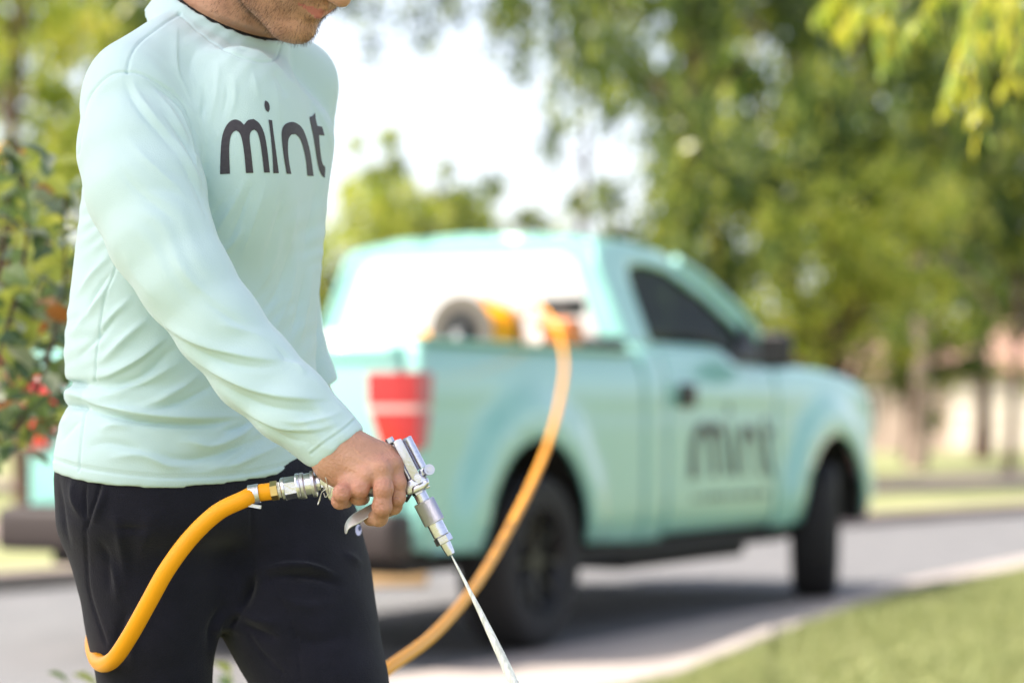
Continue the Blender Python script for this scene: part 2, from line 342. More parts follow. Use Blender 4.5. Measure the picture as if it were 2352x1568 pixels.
# ================================================================ house across the street
MH = dict(wall=mat('house_wall', (.42, .32, .27), .9, var=(.48, .37, .32), vscale=2), roof=mat('house_roof', (.3, .17, .13), .9, var=(.38, .24, .18), vscale=6),
          trim=mat('house_trim', (.75, .72, .68), .7), glass=mat('house_glass', (.05, .06, .07), .1), door=mat('garage_door', (.7, .62, .55), .6))
def house(X, Y, W, D, h, label):
    r = empty('house', (X, Y, 0), label, 'house', 'houses across the street')
    MB().box((X, Y, h/2), (W, D, h)).build('wall', MH['wall'], r, False)
    V = [(X-W/2-.5, Y-D/2-.5, h+.02), (X+W/2+.5, Y-D/2-.5, h+.02), (X+W/2+.5, Y+D/2+.5, h+.02), (X-W/2-.5, Y+D/2+.5, h+.02), (X-W/2+3, Y, h+2.3), (X+W/2-3, Y, h+2.3)]
    link('roof', mesh('roof', V, [(0, 1, 5, 4), (1, 2, 5), (2, 3, 4, 5), (3, 0, 4), (3, 2, 1, 0)]), MH['roof'], r, False)
    for wx in (-.32, -.12):
        w_ = MB().box((X+W*wx, Y-D/2-.02, 1.5), (1.5, .12, 1.3)).build('window', MH['trim'], r, False)
        MB().box((X+W*wx, Y-D/2-.09, 1.5), (1.3, .06, 1.1)).build('pane', MH['glass'], w_, False)
    g = MB().box((X+W*.27, Y-D/2-.02, 1.2), (4.8, .14, 2.4)).build('garage_door', MH['door'], r, False)
    for k in range(4): MB().box((X+W*.27, Y-D/2-.11, .32+k*.58), (4.6, .05, .5), bevel=.015).build('panel', MH['door'], g, False)
    return r
house(14.2, 92, 15, 9, 2.9, 'low pinkish house seen under the tree crowns at the right edge')
house(-12, 88, 18, 9, 2.9, 'low pinkish house behind the rose bush and far trees')
# ================================================================ pickup truck (own coordinates: s forward, t to its far side, z up)
TO = Vector(((1247-1176)/FPX*11.1, 11.1, 0)); TF = Vector((.4697, .8828, 0)); TL = Vector((-.8828, .4697, 0)); TW = 2.06
def T(s, t, z): return TO+TF*s+TL*t+Vector((0, 0, z))
TR = Matrix((TF, TL, (0, 0, 1))).transposed()      # columns: s, t, z axes
def glass_mat():
    m = bpy.data.materials.new('truck_glass'); m.use_nodes = True; n = m.node_tree.nodes; l = m.node_tree.links; n.remove(n['Principled BSDF'])
    t = n.new('ShaderNodeBsdfTransparent'); t.inputs[0].default_value = (.27, .32, .22, 1); g = n.new('ShaderNodeBsdfGlossy'); g.inputs['Roughness'].default_value = .03
    x = n.new('ShaderNodeMixShader'); x.inputs[0].default_value = .05; l.new(t.outputs[0], x.inputs[1]); l.new(g.outputs[0], x.inputs[2]); l.new(x.outputs[0], n['Material Output'].inputs['Surface']); return m
MT = dict(
 paint=mat('mint_paint', (.20, .45, .405), .28, coat=.7, var=(.21, .465, .42), vscale=1.5),
 black=mat('black_plastic', (.012, .012, .013), .55), rubber=mat('tyre_rubber', (.010, .0095, .010), .8, bump=.4, bscale=60),
 rim=mat('black_rim', (.015, .015, .016), .35, metal=.3), glass=glass_mat(),
 red=mat('red_lens', (.34, .002, .003), .15, coat=1), clear=mat('clear_lens', (.5, .36, .33), .15, coat=.5), under=mat('underbody', (.006, .0055, .0055), .8),
 white=mat('window_white', (.5, .495, .48), .35), tank=mat('white_tank', (.55, .55, .53), .4), bumper=mat('dark_bumper', (.018, .011, .010), .6),
 steel=mat('steel', (.62, .6, .58), .28, metal=1), decal=mat('decal_black', (.015, .02, .02), .5), hose=None, chrome=mat('chrome', (.7, .7, .7), .1, metal=1),
 redtank=mat('red_engine', (.4, .05, .02), .4), interior=mat('cab_interior', (.05, .045, .04), .9))
truck = empty('pickup_truck', T(1.5, 1.0, 0), 'mint green single cab pickup truck with black wheels parked at the kerb', 'truck')
def tside(s, z):
    t = 0
    if z < .62: t += .05*((.62-z)/.2)**1.5
    if z > 1.15: t += .05*((z-1.15)/.23)**2
    for cs in (-.1, 3.72):
        r = math.hypot(s-cs, (z-.44)); k = min(1, max(0, (.78-r)/.11)); t -= .055*k*k*(3-2*k)
    if 0.78 < z < .86 and False: t += .0
    t -= .012*math.exp(-((z-1.22)/.03)**2)
    return t
def arch(cs, r, zb, n=18):
    a0 = math.asin((zb-.44)/r) if zb > .44 else 0
    return [(cs-r*math.cos(a), .44+r*math.sin(a)) for a in [a0+(math.pi-2*a0)*i/n for i in range(n+1)]]
def side_panel(name, outline, m, parent, near=True, step=.06, thick=.03, tf=tside, off=0, holes=()):
    V, F = fill(outline, holes, step)
    co = [T(s, tf(s, z)+off, z) if near else T(s, TW-tf(s, z)-off, z) for s, z in V]
    me = mesh(name, co, F if near else [f[::-1] for f in F]); o = link(name, me, m, parent, True)
    md = o.modifiers.new('s', 'SOLIDIFY'); md.thickness = thick; md.offset = -1
    # make sure the faces look outward
    bm = bmesh.new(); bm.from_mesh(me); out = -TL if near else TL
    if sum((f.normal.dot(out)*f.calc_area() for f in bm.faces)) < 0: bmesh.ops.reverse_faces(bm, faces=bm.faces[:])
    bm.to_mesh(me); bm.free(); me.polygons.foreach_set('use_smooth', np.ones(len(me.polygons), bool)); return o
bed_o = [(-1.12, .50)]+arch(-.1, .53, .47)+[(1.09, .44), (1.09, 1.37), (1.05, 1.385), (-1.08, 1.385), (-1.12, 1.36)]
door_o = [(1.40, .47), (2.84, .47), (2.86, .9), (2.86, 1.34), (2.40, 1.35), (2.28, 1.40), (2.15, 1.425), (1.40, 1.425)]
fend_o = [(2.885, .44)]+arch(3.72, .53, .47)+[(4.36, .62), (4.42, .72), (4.48, 1.0), (4.43, 1.14), (4.30, 1.26), (4.0, 1.32), (3.6, 1.35), (3.2, 1.36), (2.885, 1.36)]
corner_o = [(1.12, .44), (1.385, .44), (1.385, 1.43), (1.12, 1.43)]
for near in (True, False):
    side_panel('bed_side', bed_o, MT['paint'], truck, near)
    side_panel('fender', fend_o, MT['paint'], truck, near)
    side_panel('cab_corner', corner_o, MT['paint'], truck, near)
    d = side_panel('door', door_o, MT['paint'], truck, near)
    sgn = 1 if near else -1; t0 = -.02 if near else TW+.02
    MB().box(T(1.60, t0, 1.18), (.17, .035, .12), TR, .012).build('door_handle', MT['black'], d)
    # greenhouse side with window opening
    tg = lambda s, z: .05+.045+max(0, (z-1.40))/.53*.20
    win = [(1.43, 1.45), (1.42, 1.80), (1.47, 1.85), (1.70, 1.875), (1.98, 1.85), (2.38, 1.72), (2.66, 1.58), (2.80, 1.45), (2.82, 1.38), (2.45, 1.385), (2.3, 1.435), (2.15, 1.45)]
    gh = [(1.12, 1.42), (1.13, 1.90), (1.20, 1.955), (1.5, 1.985), (1.95, 1.955), (2.40, 1.83), (2.75, 1.66), (3.06, 1.40), (3.06, 1.345), (2.86, 1.33), (2.42, 1.345), (2.28, 1.405), (2.15, 1.43)]
    side_panel('window_frame', gh, MT['paint'], truck, near, .06, .04, tg, holes=[win])
    g = side_panel('side_window', win, MT['glass'], truck, near, .1, .006, tg, off=.018)
    # black window surround and rear sail of the mirror
    side_panel('mirror_sail', [(2.36, 1.365), (2.93, 1.365), (2.92, 1.46), (2.76, 1.60), (2.66, 1.53), (2.56, 1.46), (2.42, 1.44)], MT['black'], truck, near, .1, .02, tg, off=-.012)
    tm = -.14 if near else TW+.14
    mir = MB().box(T(2.52, tm, 1.435), (.11, .18, .20), TR, .04).build('mirror', MT['black'], truck)
    MB().box(T(2.462, tm, 1.435), (.01, .14, .15), TR).build('mirror_glass', MT['rim'], mir)
    MB().tube([T(2.66, tm/2 if near else TW+.07, 1.42), T(2.54, tm, 1.40)], .025, 8).build('mirror_arm', MT['black'], mir)
# roof, windscreen and bonnet as lofts across the cab
def loft(name, prof, m, parent, crown, n=14, tin=None, bulge=0):
    """prof: (s, t_edge, z) stations; runs across to the far side with a crown"""
    V = []; F = []
    for (s, te, z) in prof:
        for k in range(n+1):
            u = k/n; x = 2*u-1; t = te+(TW-2*te)*u; c = 1-abs(x)**2.6
            V.append(T(s+bulge*(1-x*x), t, z+crown*c))
    for i in range(len(prof)-1):
        for k in range(n): F.append((i*(n+1)+k, (i+1)*(n+1)+k, (i+1)*(n+1)+k+1, i*(n+1)+k+1))
    return link(name, mesh(name, V, F), m, parent, True)
tge = lambda z: .095+max(0, z-1.40)/.53*.20
loft('roof', [(1.13, tge(1.90), 1.90), (1.16, tge(1.93)+.01, 1.94), (1.22, .31, 1.965), (1.5, .315, 1.985), (1.95, .31, 1.955), (2.12, .30, 1.915)], MT['paint'], truck, .055)
loft('windscreen', [(2.13, .30, 1.912), (2.40, .265, 1.83), (2.75, .20, 1.66), (3.06, .12, 1.40)], MT['glass'], truck, .03, bulge=.18)
for te in (0, 1):
    mb = MB(); pp = [(2.13, .295, 1.915), (2.40, .258, 1.835), (2.75, .19, 1.665), (3.08, .09, 1.395)]
    mb.tube([T(s, t if te == 0 else TW-t, z) for s, t, z in pp], .035, 8); mb.build('windscreen_pillar', MT['paint'], truck)
loft('bonnet', [(3.02, .06, 1.345), (3.3, .065, 1.35), (3.7, .07, 1.345), (4.0, .075, 1.32), (4.3, .085, 1.265), (4.42, .10, 1.16), (4.47, .12, 1.06)], MT['paint'], truck, .045, bulge=.03)
MB().box(T(4.47, TW/2, .93), (.06, 1.1, .32), TR, .02).build('grille', MT['chrome'], truck)
for t in (.22, TW-.22): MB().box(T(4.44, t, .98), (.10, .36, .26), TR, .03).build('headlight', MT['clear'], truck)
MB().box(T(4.44, TW/2, .58), (.22, 2.0, .28), TR, .06).build('front_bumper', MT['black'], truck)
MB().box(T(2.0, TW/2, .50), (1.75, 1.8, .2), TR).build('cab_floor', MT['under'], truck)
MB().box(T(1.75, TW/2, .98), (.5, 1.6, .75), TR, .08).build('bench_seat', MT['interior'], truck)
MB().box(T(2.85, TW/2, 1.2), (.3, 1.8, .25), TR, .05).build('dashboard', MT['interior'], truck)
# rear wall of the cab with its window
def rear_s(z): return 1.12+max(0, z-1.38)*.035
V, F = fill([(.02, .8), (TW-.02, .8), (TW-.02, 1.36), (TW-.10, 1.44), (TW-.27, 1.86), (TW-.36, 1.95), (TW-.6, 2.0), (TW/2, 2.02), (.6, 2.0), (.36, 1.95), (.27, 1.86), (.10, 1.44), (.02, 1.36)], (), .08)
link('cab_rear_wall', mesh('cab_rear_wall', [T(rear_s(z), t, z) for t, z in V], F), MT['paint'], truck)
wo = [(.25, 1.45), (TW-.25, 1.45), (TW-.40, 1.86), (TW-.48, 1.90), (.48, 1.90), (.40, 1.86)]
V, F = fill(wo, (), .1); link('rear_window', mesh('rear_window', [T(rear_s(z)-.015, t, z) for t, z in V], F), MT['white'], truck, False)  # rear window as a plain opaque white panel
# tailgate, tail lights, rear bumper, bed inside
tail = MB(); tail.box(T(-1.13, TW/2, .965), (.07, TW-.16, .81), TR, .02); tail.box(T(-1.165, TW/2, 1.33), (.03, TW-.2, .07), TR, .012); tail.box(T(-1.167, TW/2, .72), (.02, TW-.35, .03), TR, .008)
tg_ = tail.build('tailgate', MT['paint'], truck)
MB().box(T(-1.18, TW/2, 1.18), (.03, .22, .10), TR, .012).build('tailgate_handle', MT['black'], tg_)
for t0, sg in ((0, 1), (TW, -1)):
    def tl(name, z0, z1, m, par, g=0, wz=1):
        pts = []; mb = MB()
        for z in (z0, z1):
            k = .62+.38*min(1, (z-.93)/.20); wS = .175*wz*k; wT = .20*wz*k
            pts.append([T(-1.19-g, t0+sg*(.02+wT), z), T(-1.195-g, t0+sg*.05, z), T(-1.16-g, t0+sg*(-.012-g), z), T(-1.19+wS*.8, t0+sg*(-.02-g), z), T(-1.19+wS*.8, t0+sg*.05, z), T(-1.05, t0+sg*(.02+wT), z)])
        n = 6; V = pts[0]+pts[1]; F = [(i, (i+1) % n, n+(i+1) % n, n+i) for i in range(n)]+[tuple(range(n-1, -1, -1)), tuple(range(n, 2*n))]
        if sg < 0: F = [f[::-1] for f in F]
        mb.add(V, F); return mb.build(name, m, par, False)
    L_ = tl('tail_light', .93, 1.085, MT['red'], truck); tl('red_lens', 1.112, 1.25, MT['red'], L_); tl('clear_lens', 1.087, 1.110, MT['clear'], L_)
    bm_ = MB(); bm_.box(T(-1.105, t0+sg*.045, .94), (.05, .11, .86), TR, .02); bm_.build('rear_post', MT['paint'], truck)
bp = MB().box(T(-1.27, TW/2, .565), (.20, TW+.02, .20), TR, .04).build('rear_bumper', MT['bumper'], truck)
MB().box(T(-1.27, TW/2, .668), (.15, TW-.3, .012), TR).build('step_pad', MT['black'], bp)
MB().box(T(-.02, TW/2, 1.03), (2.2, TW-.14, .03), TR).build('bed_floor', MT['paint'], truck, False)
for t in (.065, TW-.065): MB().box(T(-.02, t, 1.21), (2.16, .03, .33), TR).build('bed_wall', MT['paint'], truck, False)
for t in (.06, TW-.06): MB().box(T(-.02, t, 1.392), (2.12, .10, .018), TR, .006).build('bed_rail', MT['paint'], truck)
ch = MB()
for t in (.55, TW-.55): ch.box(T(1.5, t, .48), (5.6, .12, .14), TR)
ch.box(T(1.0, TW/2, .42), (1.2, .5, .18), TR, .04); ch.box(T(3.6, TW/2, .45), (1.0, 1.0, .25), TR, .04); ch.box(T(-.75, TW/2, .45), (.7, 1.0, .12), TR, .03)
ch.tube([T(0, .2, .40), T(0, TW-.2, .40)], .05, 10); ch.tube([T(3.68, .2, .40), T(3.68, TW-.2, .40)], .05, 10)
ch.box(T(2.0, .35, .36), (1.6, .4, .14), TR, .04)
ch.box(T(-.86, TW/2, .46), (.46, 1.86, .13), TR); ch.box(T(1.78, TW/2, .405), (2.7, 1.94, .08), TR)
ch.build('chassis', MT['under'], truck)
for cs in (-.1, 3.72):       # dark wheel wells
    for t0, sg in ((0, 1), (TW, -1)):
        V = []; F = []; n = 16
        for j, tt in enumerate((.0, .42)):
            for i in range(n+1):
                a = math.pi*i/n; V.append(T(cs-.545*math.cos(a), t0+sg*(.01+tt), .44+.545*math.sin(a)))
        for i in range(n): F.append((i, i+1, n+2+i, n+1+i))
        V.append(T(cs, t0+sg*.43, .44)); F += [(n+1+i, n+2+i, 2*n+2) for i in range(n)]
        link('wheel_well', mesh('wheel_well', V, F), MT['under'], truck)
MB().tube([T(-1.0, .45, .36), T(-1.33, .40, .34)], .035, 12).build('exhaust', MT['steel'], truck)
# wheels
def wheel(s, t, steer, side):
    R_, W_ = .402, .265; c = T(s, t, R_); root_m = Matrix.Rotation(steer, 3, 'Z') @ TR
    def rings(prof, n, name, m, par, knob=False):
        V = []; F = []
        for k in range(n):
            a = 2*math.pi*k/n
            for (y, r) in prof:
                rr = r-(.009 if knob and k % 2 and r > .385 else 0); V.append(c+root_m @ Vector((rr*math.cos(a), y*side, rr*math.sin(a))))
        q = len(prof)
        for k in range(n):
            for i in range(q-1): F.append((k*q+i, k*q+i+1, ((k+1) % n)*q+i+1, ((k+1) % n)*q+i))
        me = mesh(name, V, F); bm = bmesh.new(); bm.from_mesh(me); bmesh.ops.recalc_face_normals(bm, faces=bm.faces[:]); bm.to_mesh(me); bm.free()
        return link(name, me, m, par, True, True, 35)
    # y: -W/2 outer face ... +W/2 inner face
    tyre = rings([(-.09, .225), (-.125, .25), (-.134, .31), (-.13, .36), (-.112, .39), (-.09, .400), (0, .402), (.09, .400), (.112, .39), (.13, .36), (.134, .31), (.125, .25), (.09, .225)], 96, 'wheel', MT['rubber'], truck, True)
    rings([(-.10, .235), (-.115, .225), (-.095, .21), (-.02, .20), (.10, .225)], 48, 'rim', MT['rim'], tyre)
    mb = MB(); mb.tube([c+root_m @ Vector((0, -.03*side, 0)), c+root_m @ Vector((0, .06*side, 0))], .2, 32)
    mb.tube([c+root_m @ Vector((0, -.085*side, 0)), c+root_m @ Vector((0, -.02*side, 0))], .05, 20)
    for k in range(8):
        a = 2*math.pi*k/8; d = Vector((math.cos(a), 0, math.sin(a))); mb.tube([c+root_m @ (d*.05+Vector((0, -.06*side, 0))), c+root_m @ (d*.21+Vector((0, -.085*side, 0)))], .018, 6)
    mb.build('spokes', MT['rim'], tyre)
wheel(0, .12, 0, 1); wheel(0, TW-.12, 0, -1); wheel(3.72, .09, math.radians(18), 1); wheel(3.68, TW-.12, math.radians(17), -1)
# door lettering
Z1 = lambda p: (p[0]*.3662, p[1]*.3662)
LET = {
 'm': [[(1381, 1093), (1383, 1000), (1389, 890), (1405, 820), (1435, 770), (1470, 751), (1505, 760), (1530, 784), (1555, 755), (1590, 748), (1625, 775), (1655, 835), (1675, 940), (1691, 1083), (1655, 1083), (1645, 990), (1630, 890), (1612, 830), (1592, 814), (1572, 830), (1565, 870), (1575, 960), (1588, 1085), (1542, 1086), (1532, 970), (1518, 880), (1502, 835), (1482, 820), (1460, 833), (1444, 870), (1438, 950), (1443, 1090)]],
 'i': [[(1683, 752), (1705, 756), (1712, 820), (1728, 940), (1747, 1086), (1713, 1087), (1708, 980), (1697, 860)], [(1663, 631), (1680, 643), (1689, 665), (1689, 690), (1681, 705), (1668, 695), (1659, 672), (1658, 650)]],
 'n': [[(1797, 1090), (1780, 990), (1768, 890), (1766, 825), (1782, 785), (1815, 768), (1850, 770), (1890, 800), (1920, 865), (1945, 965), (1965, 1105), (1927, 1102), (1918, 1010), (1902, 930), (1880, 870), (1852, 842), (1825, 845), (1807, 875), (1804, 950), (1813, 1030), (1825, 1092)]],
 't': [[(1975, 708), (1978, 745), (1988, 790), (2018, 796), (2034, 852), (1999, 848), (2003, 910), (2011, 980), (2022, 1030), (2037, 1050), (2035, 1116), (2012, 1092), (1992, 1030), (1978, 940), (1963, 850), (1950, 790), (1940, 735), (1958, 728)]]}
for ch_, polys in LET.items():       # letters on the near door, (s, z) mapped from the same letter shapes
    V_ = []; F_ = []
    for po in polys:
        P2 = [(1.66+(x-1381)/656*1.16*(1 if x < 1900 else 1), .74+(1100-y)/(1100-640)*.40) for x, y in po]
        v, f = fill(P2, (), .04); n = len(V_); V_ += [T(s, tside(s, z)-.004, z) for s, z in v]; F_ += [tuple(i+n for i in q) for q in f]
    link('letter', mesh('letter', V_, F_), MT['decal'], [o for o in truck.children if o.name.startswith('door')][0])
mb = MB(); rs = random.Random(3); s = 1.72
while s < 2.72:
    wd = rs.uniform(.02, .04); mb.box(T(s, tside(s, .645)-.003, .645), (wd, .004, .03), TR); s += wd+rs.choice([.018, .018, .05])
mb.build('small_print', MT['decal'], [o for o in truck.children if o.name.startswith('door')][0], False)['kind'] = 'stuff'

# ---------------- load in the bed
MT['hose'] = mat('hose_orange', (.80, .33, .007), .42, var=(.82, .345, .009), vscale=10, spec=.25)
tk = empty('white_tank', T(.45, 1.35, .8), 'white plastic tank standing in the truck bed behind the cab', 'tank')
mb = MB(); mb.box(T(.55, 1.40, 1.13), (.7, .85, .64), TR, .09); mb.build('tank_body', MT['tank'], tk)
MB().tube([T(.55, 1.40, 1.44), T(.55, 1.40, 1.50)], .12, 24).build('lid', MT['tank'], tk)
rl = empty('hose_reel', T(.25, .48, .8), 'steel hose reel wound with orange hose in the truck bed', 'hose reel')
rc = T(.25, .48, 1.47)
def disc(c, ax, r, w, m, name, par, n=40, ri=0):
    mb = MB(); prof = [(ri, -w/2), (r, -w/2), (r, w/2), (ri, w/2)]; q = ax.orthogonal().normalized(); b = ax.cross(q); V = []; F = []
    for k in range(n):
        a = 2*math.pi*k/n
        for rr, h in prof: V.append(c+(q*math.cos(a)+b*math.sin(a))*rr+ax*h)
    for k in range(n):
        for i in range(4): F.append((k*4+i, k*4+(i+1) % 4, ((k+1) % n)*4+(i+1) % 4, ((k+1) % n)*4+i))
    mb.add(V, F); return mb.build(name, m, par)
disc(rc-TF*.16, TF, .17, .012, mat('dull_steel', (.16, .14, .12), .4, metal=.8), 'flange', rl, ri=.10); disc(rc-TF*.155, TF, .10, .006, MT['black'], 'flange_plate', rl); disc(rc+TF*.16, TF, .165, .012, MT['steel'], 'flange', rl)
disc(rc, TF, .06, .30, MT['black'], 'drum', rl); disc(rc-TF*.18, TF, .05, .05, MT['black'], 'hub', rl)
mb = MB()
for k in range(14):
    for r in (.07, .09, .11, .13):
        cc = rc+TF*(-.135+k*.0205); mb.tube([cc+(TL*math.cos(a)+Vector((0, 0, 1))*math.sin(a))*r for a in [2*math.pi*i/20 for i in range(21)]], .0105, 5, False)
mb.build('wound_hose', MT['hose'], rl)
mb = MB()
for sg in (-1, 1):
    for tt in (-.2, .2): mb.tube([rc+TF*.2*sg, T(.25+.2*sg, .48+tt, .81)], .018, 8)
mb.build('reel_stand', MT['steel'], rl)
gd = MB(); gd.tube([rc-TF*.10+TL*.24+Vector((0, 0, -.09))+(TL*math.cos(a)*.7+Vector((0, 0, 1))*math.sin(a))*.085 for a in [math.pi*i/12 for i in range(13)]], .02, 10); gd.build('hose_bend', MT['hose'], rl)
pe = empty('pump_engine', T(.62, .42, .8), 'small dark pump engine with an orange cover beside the hose reel', 'pump')
MB().box(T(.66, .22, 1.15), (.30, .26, .5), TR, .04).build('engine_block', MT['black'], pe)
MB().box(T(.58, .22, 1.47), (.20, .22, .14), TR, .04).build('fuel_tank', mat('orange_cover', (.6, .16, .02), .4), pe)
MB().box(T(.60, .20, 1.60), (.14, .20, .09), TR, .03).build('air_filter', MT['black'], pe)
mb = MB(); mb.tube([T(.45, .24, 1.42), T(.36, .24, 1.44)], .05, 16); mb.build('muffler', MT['steel'], pe)
tb = empty('tool_box', T(.98, .5, .8), 'black tool box in the bed against the cab', 'tool box')
MB().box(T(.95, .62, 1.12), (.24, 1.05, .60), TR, .02).build('case', MT['black'], tb); MB().box(T(.95, .62, 1.44), (.26, 1.07, .05), TR, .015).build('lid', MT['black'], tb)
bd = MB().box(on_ground(905, 1345)+Vector((0, 0, .055)), (.42, .14, .10), Matrix.Rotation(.1, 3, 'Z'), .01).build('tan_block', mat('block_tan', (.55, .33, .16), .8, var=(.62, .40, .2), vscale=20), None)  # small tan block on the road, its material left open
tag(bd, 'tan block lying on the road beyond the rear wheel', 'wood block')
# ================================================================ the man
import openvdb
def z5(x, y): return ((x/3.1357+980)*.57422, (y/3.1357+1750)*.57422)      # reference crops used while measuring
def z2(x, y): return ((x/1.568+1200)*.57422, (y/1.568+1600)*.57422)
def c3(x, y): return (x*.4028, 516.8+y*.4028)
def z1(x, y): return (x*.3662, y*.3662)
A3 = lambda v: np.array(v, np.float32)
def PA(px, py, Y): return A3(at(px, py, Y))
def cap(p, a, b, ra, rb):
    a = A3(a); b = A3(b); d = b-a; h = np.clip(((p-a)@d)/max(1e-9, float(d@d)), 0, 1)
    q = p-a-h[:, None]*d; return np.sqrt((q*q).sum(1))-(ra+(rb-ra)*h)
def chain(p, pts, rad, k=.0):
    r = None
    for i in range(len(pts)-1):
        d = cap(p, pts[i], pts[i+1], rad[i], rad[i+1]); r = d if r is None else (smin(r, d, k) if k else np.minimum(r, d))
    return r
def ell(p, c, r, R=None):
    q = p-A3(c)
    if R is not None: q = q@np.array(R, np.float32)          # columns of R are the axes
    r = A3(r); k0 = np.sqrt(((q/r)**2).sum(1)); k1 = np.sqrt(((q/(r*r))**2).sum(1)); return k0*(k0-1)/np.maximum(k1, 1e-6)
def smin(a, b, k):
    h = np.clip(.5+.5*(b-a)/k, 0, 1); return b*(1-h)+a*h-k*h*(1-h)
def smax(a, b, k): return -smin(-a, -b, k)
def sdf_polys(fn, lo, hi, vox):
    lo = np.array(lo, float); n = np.ceil((np.array(hi)-lo)/vox).astype(int)+1
    out = np.empty(n, np.float32); ys = np.arange(n[1])*vox+lo[1]; zs = np.arange(n[2])*vox+lo[2]
    Yg, Zg = np.meshgrid(ys, zs, indexing='ij'); slab = 16
    for i in range(0, n[0], slab):
        xs = (np.arange(i, min(i+slab, n[0]))*vox+lo[0]); p = np.empty((len(xs), n[1], n[2], 3), np.float32)
        p[..., 0] = xs[:, None, None]; p[..., 1] = Yg; p[..., 2] = Zg
        out[i:i+len(xs)] = fn(p.reshape(-1, 3)).reshape(len(xs), n[1], n[2])
    out = np.clip(out, -4*vox, 4*vox); out[0] = out[-1] = 3*vox; out[:, 0] = out[:, -1] = 3*vox; out[:, :, 0] = out[:, :, -1] = 3*vox
    g = openvdb.FloatGrid(4*vox); g.copyFromArray(out); r = g.convertToPolygons(0.0, 0.0)
    V = r[0]*vox+lo; Q = r[2] if len(r) > 2 else r[1]; Q = np.asarray(Q, np.int64)
    a, b, c = V[Q[:, 0]], V[Q[:, 1]], V[Q[:, 2]]
    if (np.cross(b-a, c-a)*(a-V.mean(0))).sum() < 0 or (np.einsum('ij,ij->i', np.cross(b-a, c-a), a)).sum() < 0: Q = Q[:, ::-1]
    return V.astype(np.float32), Q
def relax(V, Q, it, w=None):
    e = np.concatenate([Q[:, [i, (i+1) % 4]] for i in range(4)]); cnt = np.bincount(np.r_[e[:, 0], e[:, 1]], minlength=len(V)).astype(np.float32)
    for _ in range(it):
        acc = np.stack([np.bincount(e[:, 0], V[e[:, 1], k], len(V))+np.bincount(e[:, 1], V[e[:, 0], k], len(V)) for k in range(3)], 1)
        N = acc/cnt[:, None]; V = V+(N-V)*(.5 if w is None else w[:, None]); 
    return V.astype(np.float32)
def normals(V, Q):
    n = np.cross(V[Q[:, 2]]-V[Q[:, 0]], V[Q[:, 3]]-V[Q[:, 1]]); N = np.zeros_like(V)
    for k in range(4):
        for c in range(3): N[:, c] += np.bincount(Q[:, k], n[:, c], len(V))
    return N/np.maximum(np.linalg.norm(N, axis=1)[:, None], 1e-9)
def subdiv(V, Q):
    me = np_mesh('tmp', V, Q); o = bpy.data.objects.new('tmp', me); C.objects.link(o); m = o.modifiers.new('s', 'SUBSURF'); m.levels = 1; m.render_levels = 1
    dg = bpy.context.evaluated_depsgraph_get(); e = o.evaluated_get(dg).to_mesh(); n = len(e.vertices)
    v = np.empty(n*3, np.float32); e.vertices.foreach_get('co', v); f = np.empty(len(e.loops), np.int32); e.loops.foreach_get('vertex_index', f)
    v = v.reshape(-1, 3).copy(); f = f.reshape(-1, 4).copy(); o.evaluated_get(dg).to_mesh_clear(); bpy.data.objects.remove(o); bpy.data.meshes.remove(me); return v, f
def folds(V, N, lst, mask=None, gain=1.0):
    """lst: (points px, half width px, height mm[, sharp side]) displaces along the normals where the surface faces the viewer's side"""
    px = 1176+V[:, 0]/V[:, 1]*FPX; py = 970-(V[:, 2]-CAMH)/V[:, 1]*FPX; D = np.zeros(len(V), np.float32)
    facing = np.clip(-N[:, 1]*2+.5, 0, 1)
    if mask is not None: facing = facing*mask
    for it in lst:
        pts, w, h = it[:3]; pts = [Vector((p[0], p[1], 0)) for p in pts]; pts = catmull(pts, 4) if len(pts) > 2 else pts; P = np.array([(p.x, p.y) for p in pts])
        x0, y0 = P.min(0)-3*w; x1, y1 = P.max(0)+3*w; idx = np.nonzero((px > x0) & (px < x1) & (py > y0) & (py < y1) & (facing > 0))[0]
        if not len(idx): continue
        h = h*(1.0 if len(it) > 3 and it[3] == 'seam' else gain); X = np.c_[px[idx], py[idx]]; best = np.full(len(idx), 1e9); tt = np.zeros(len(idx)); sg = np.zeros(len(idx)); L = np.r_[0, np.cumsum(np.linalg.norm(np.diff(P, axis=0), axis=1))]
        for i in range(len(P)-1):
            d = P[i+1]-P[i]; l2 = d@d+1e-9; u = np.clip(((X-P[i])@d)/l2, 0, 1); q = X-P[i]-u[:, None]*d; r = np.hypot(q[:, 0], q[:, 1]); k = r < best
            best[k] = r[k]; tt[k] = (L[i]+u[k]*math.sqrt(l2))/L[-1]; sg[k] = np.sign(d[0]*q[k, 1]-d[1]*q[k, 0])
        taper = 1.0 if (len(it) > 3 and it[3] == 'seam') else np.sin(np.pi*np.clip(tt, 0, 1))**1.15
        wd = w if not (len(it) > 3 and it[3] in ('l', 'r')) else np.where(sg*(1 if it[3] == 'r' else -1) > 0, w*.45, w*1.5)
        wd = wd*(1.45 if len(it) > 3 and it[3] == 'seam' and w < 3 else .85); D[idx] += h*.001*np.exp(-(best/wd)**1.6)*taper
    return V+N*(D*facing)[:, None]

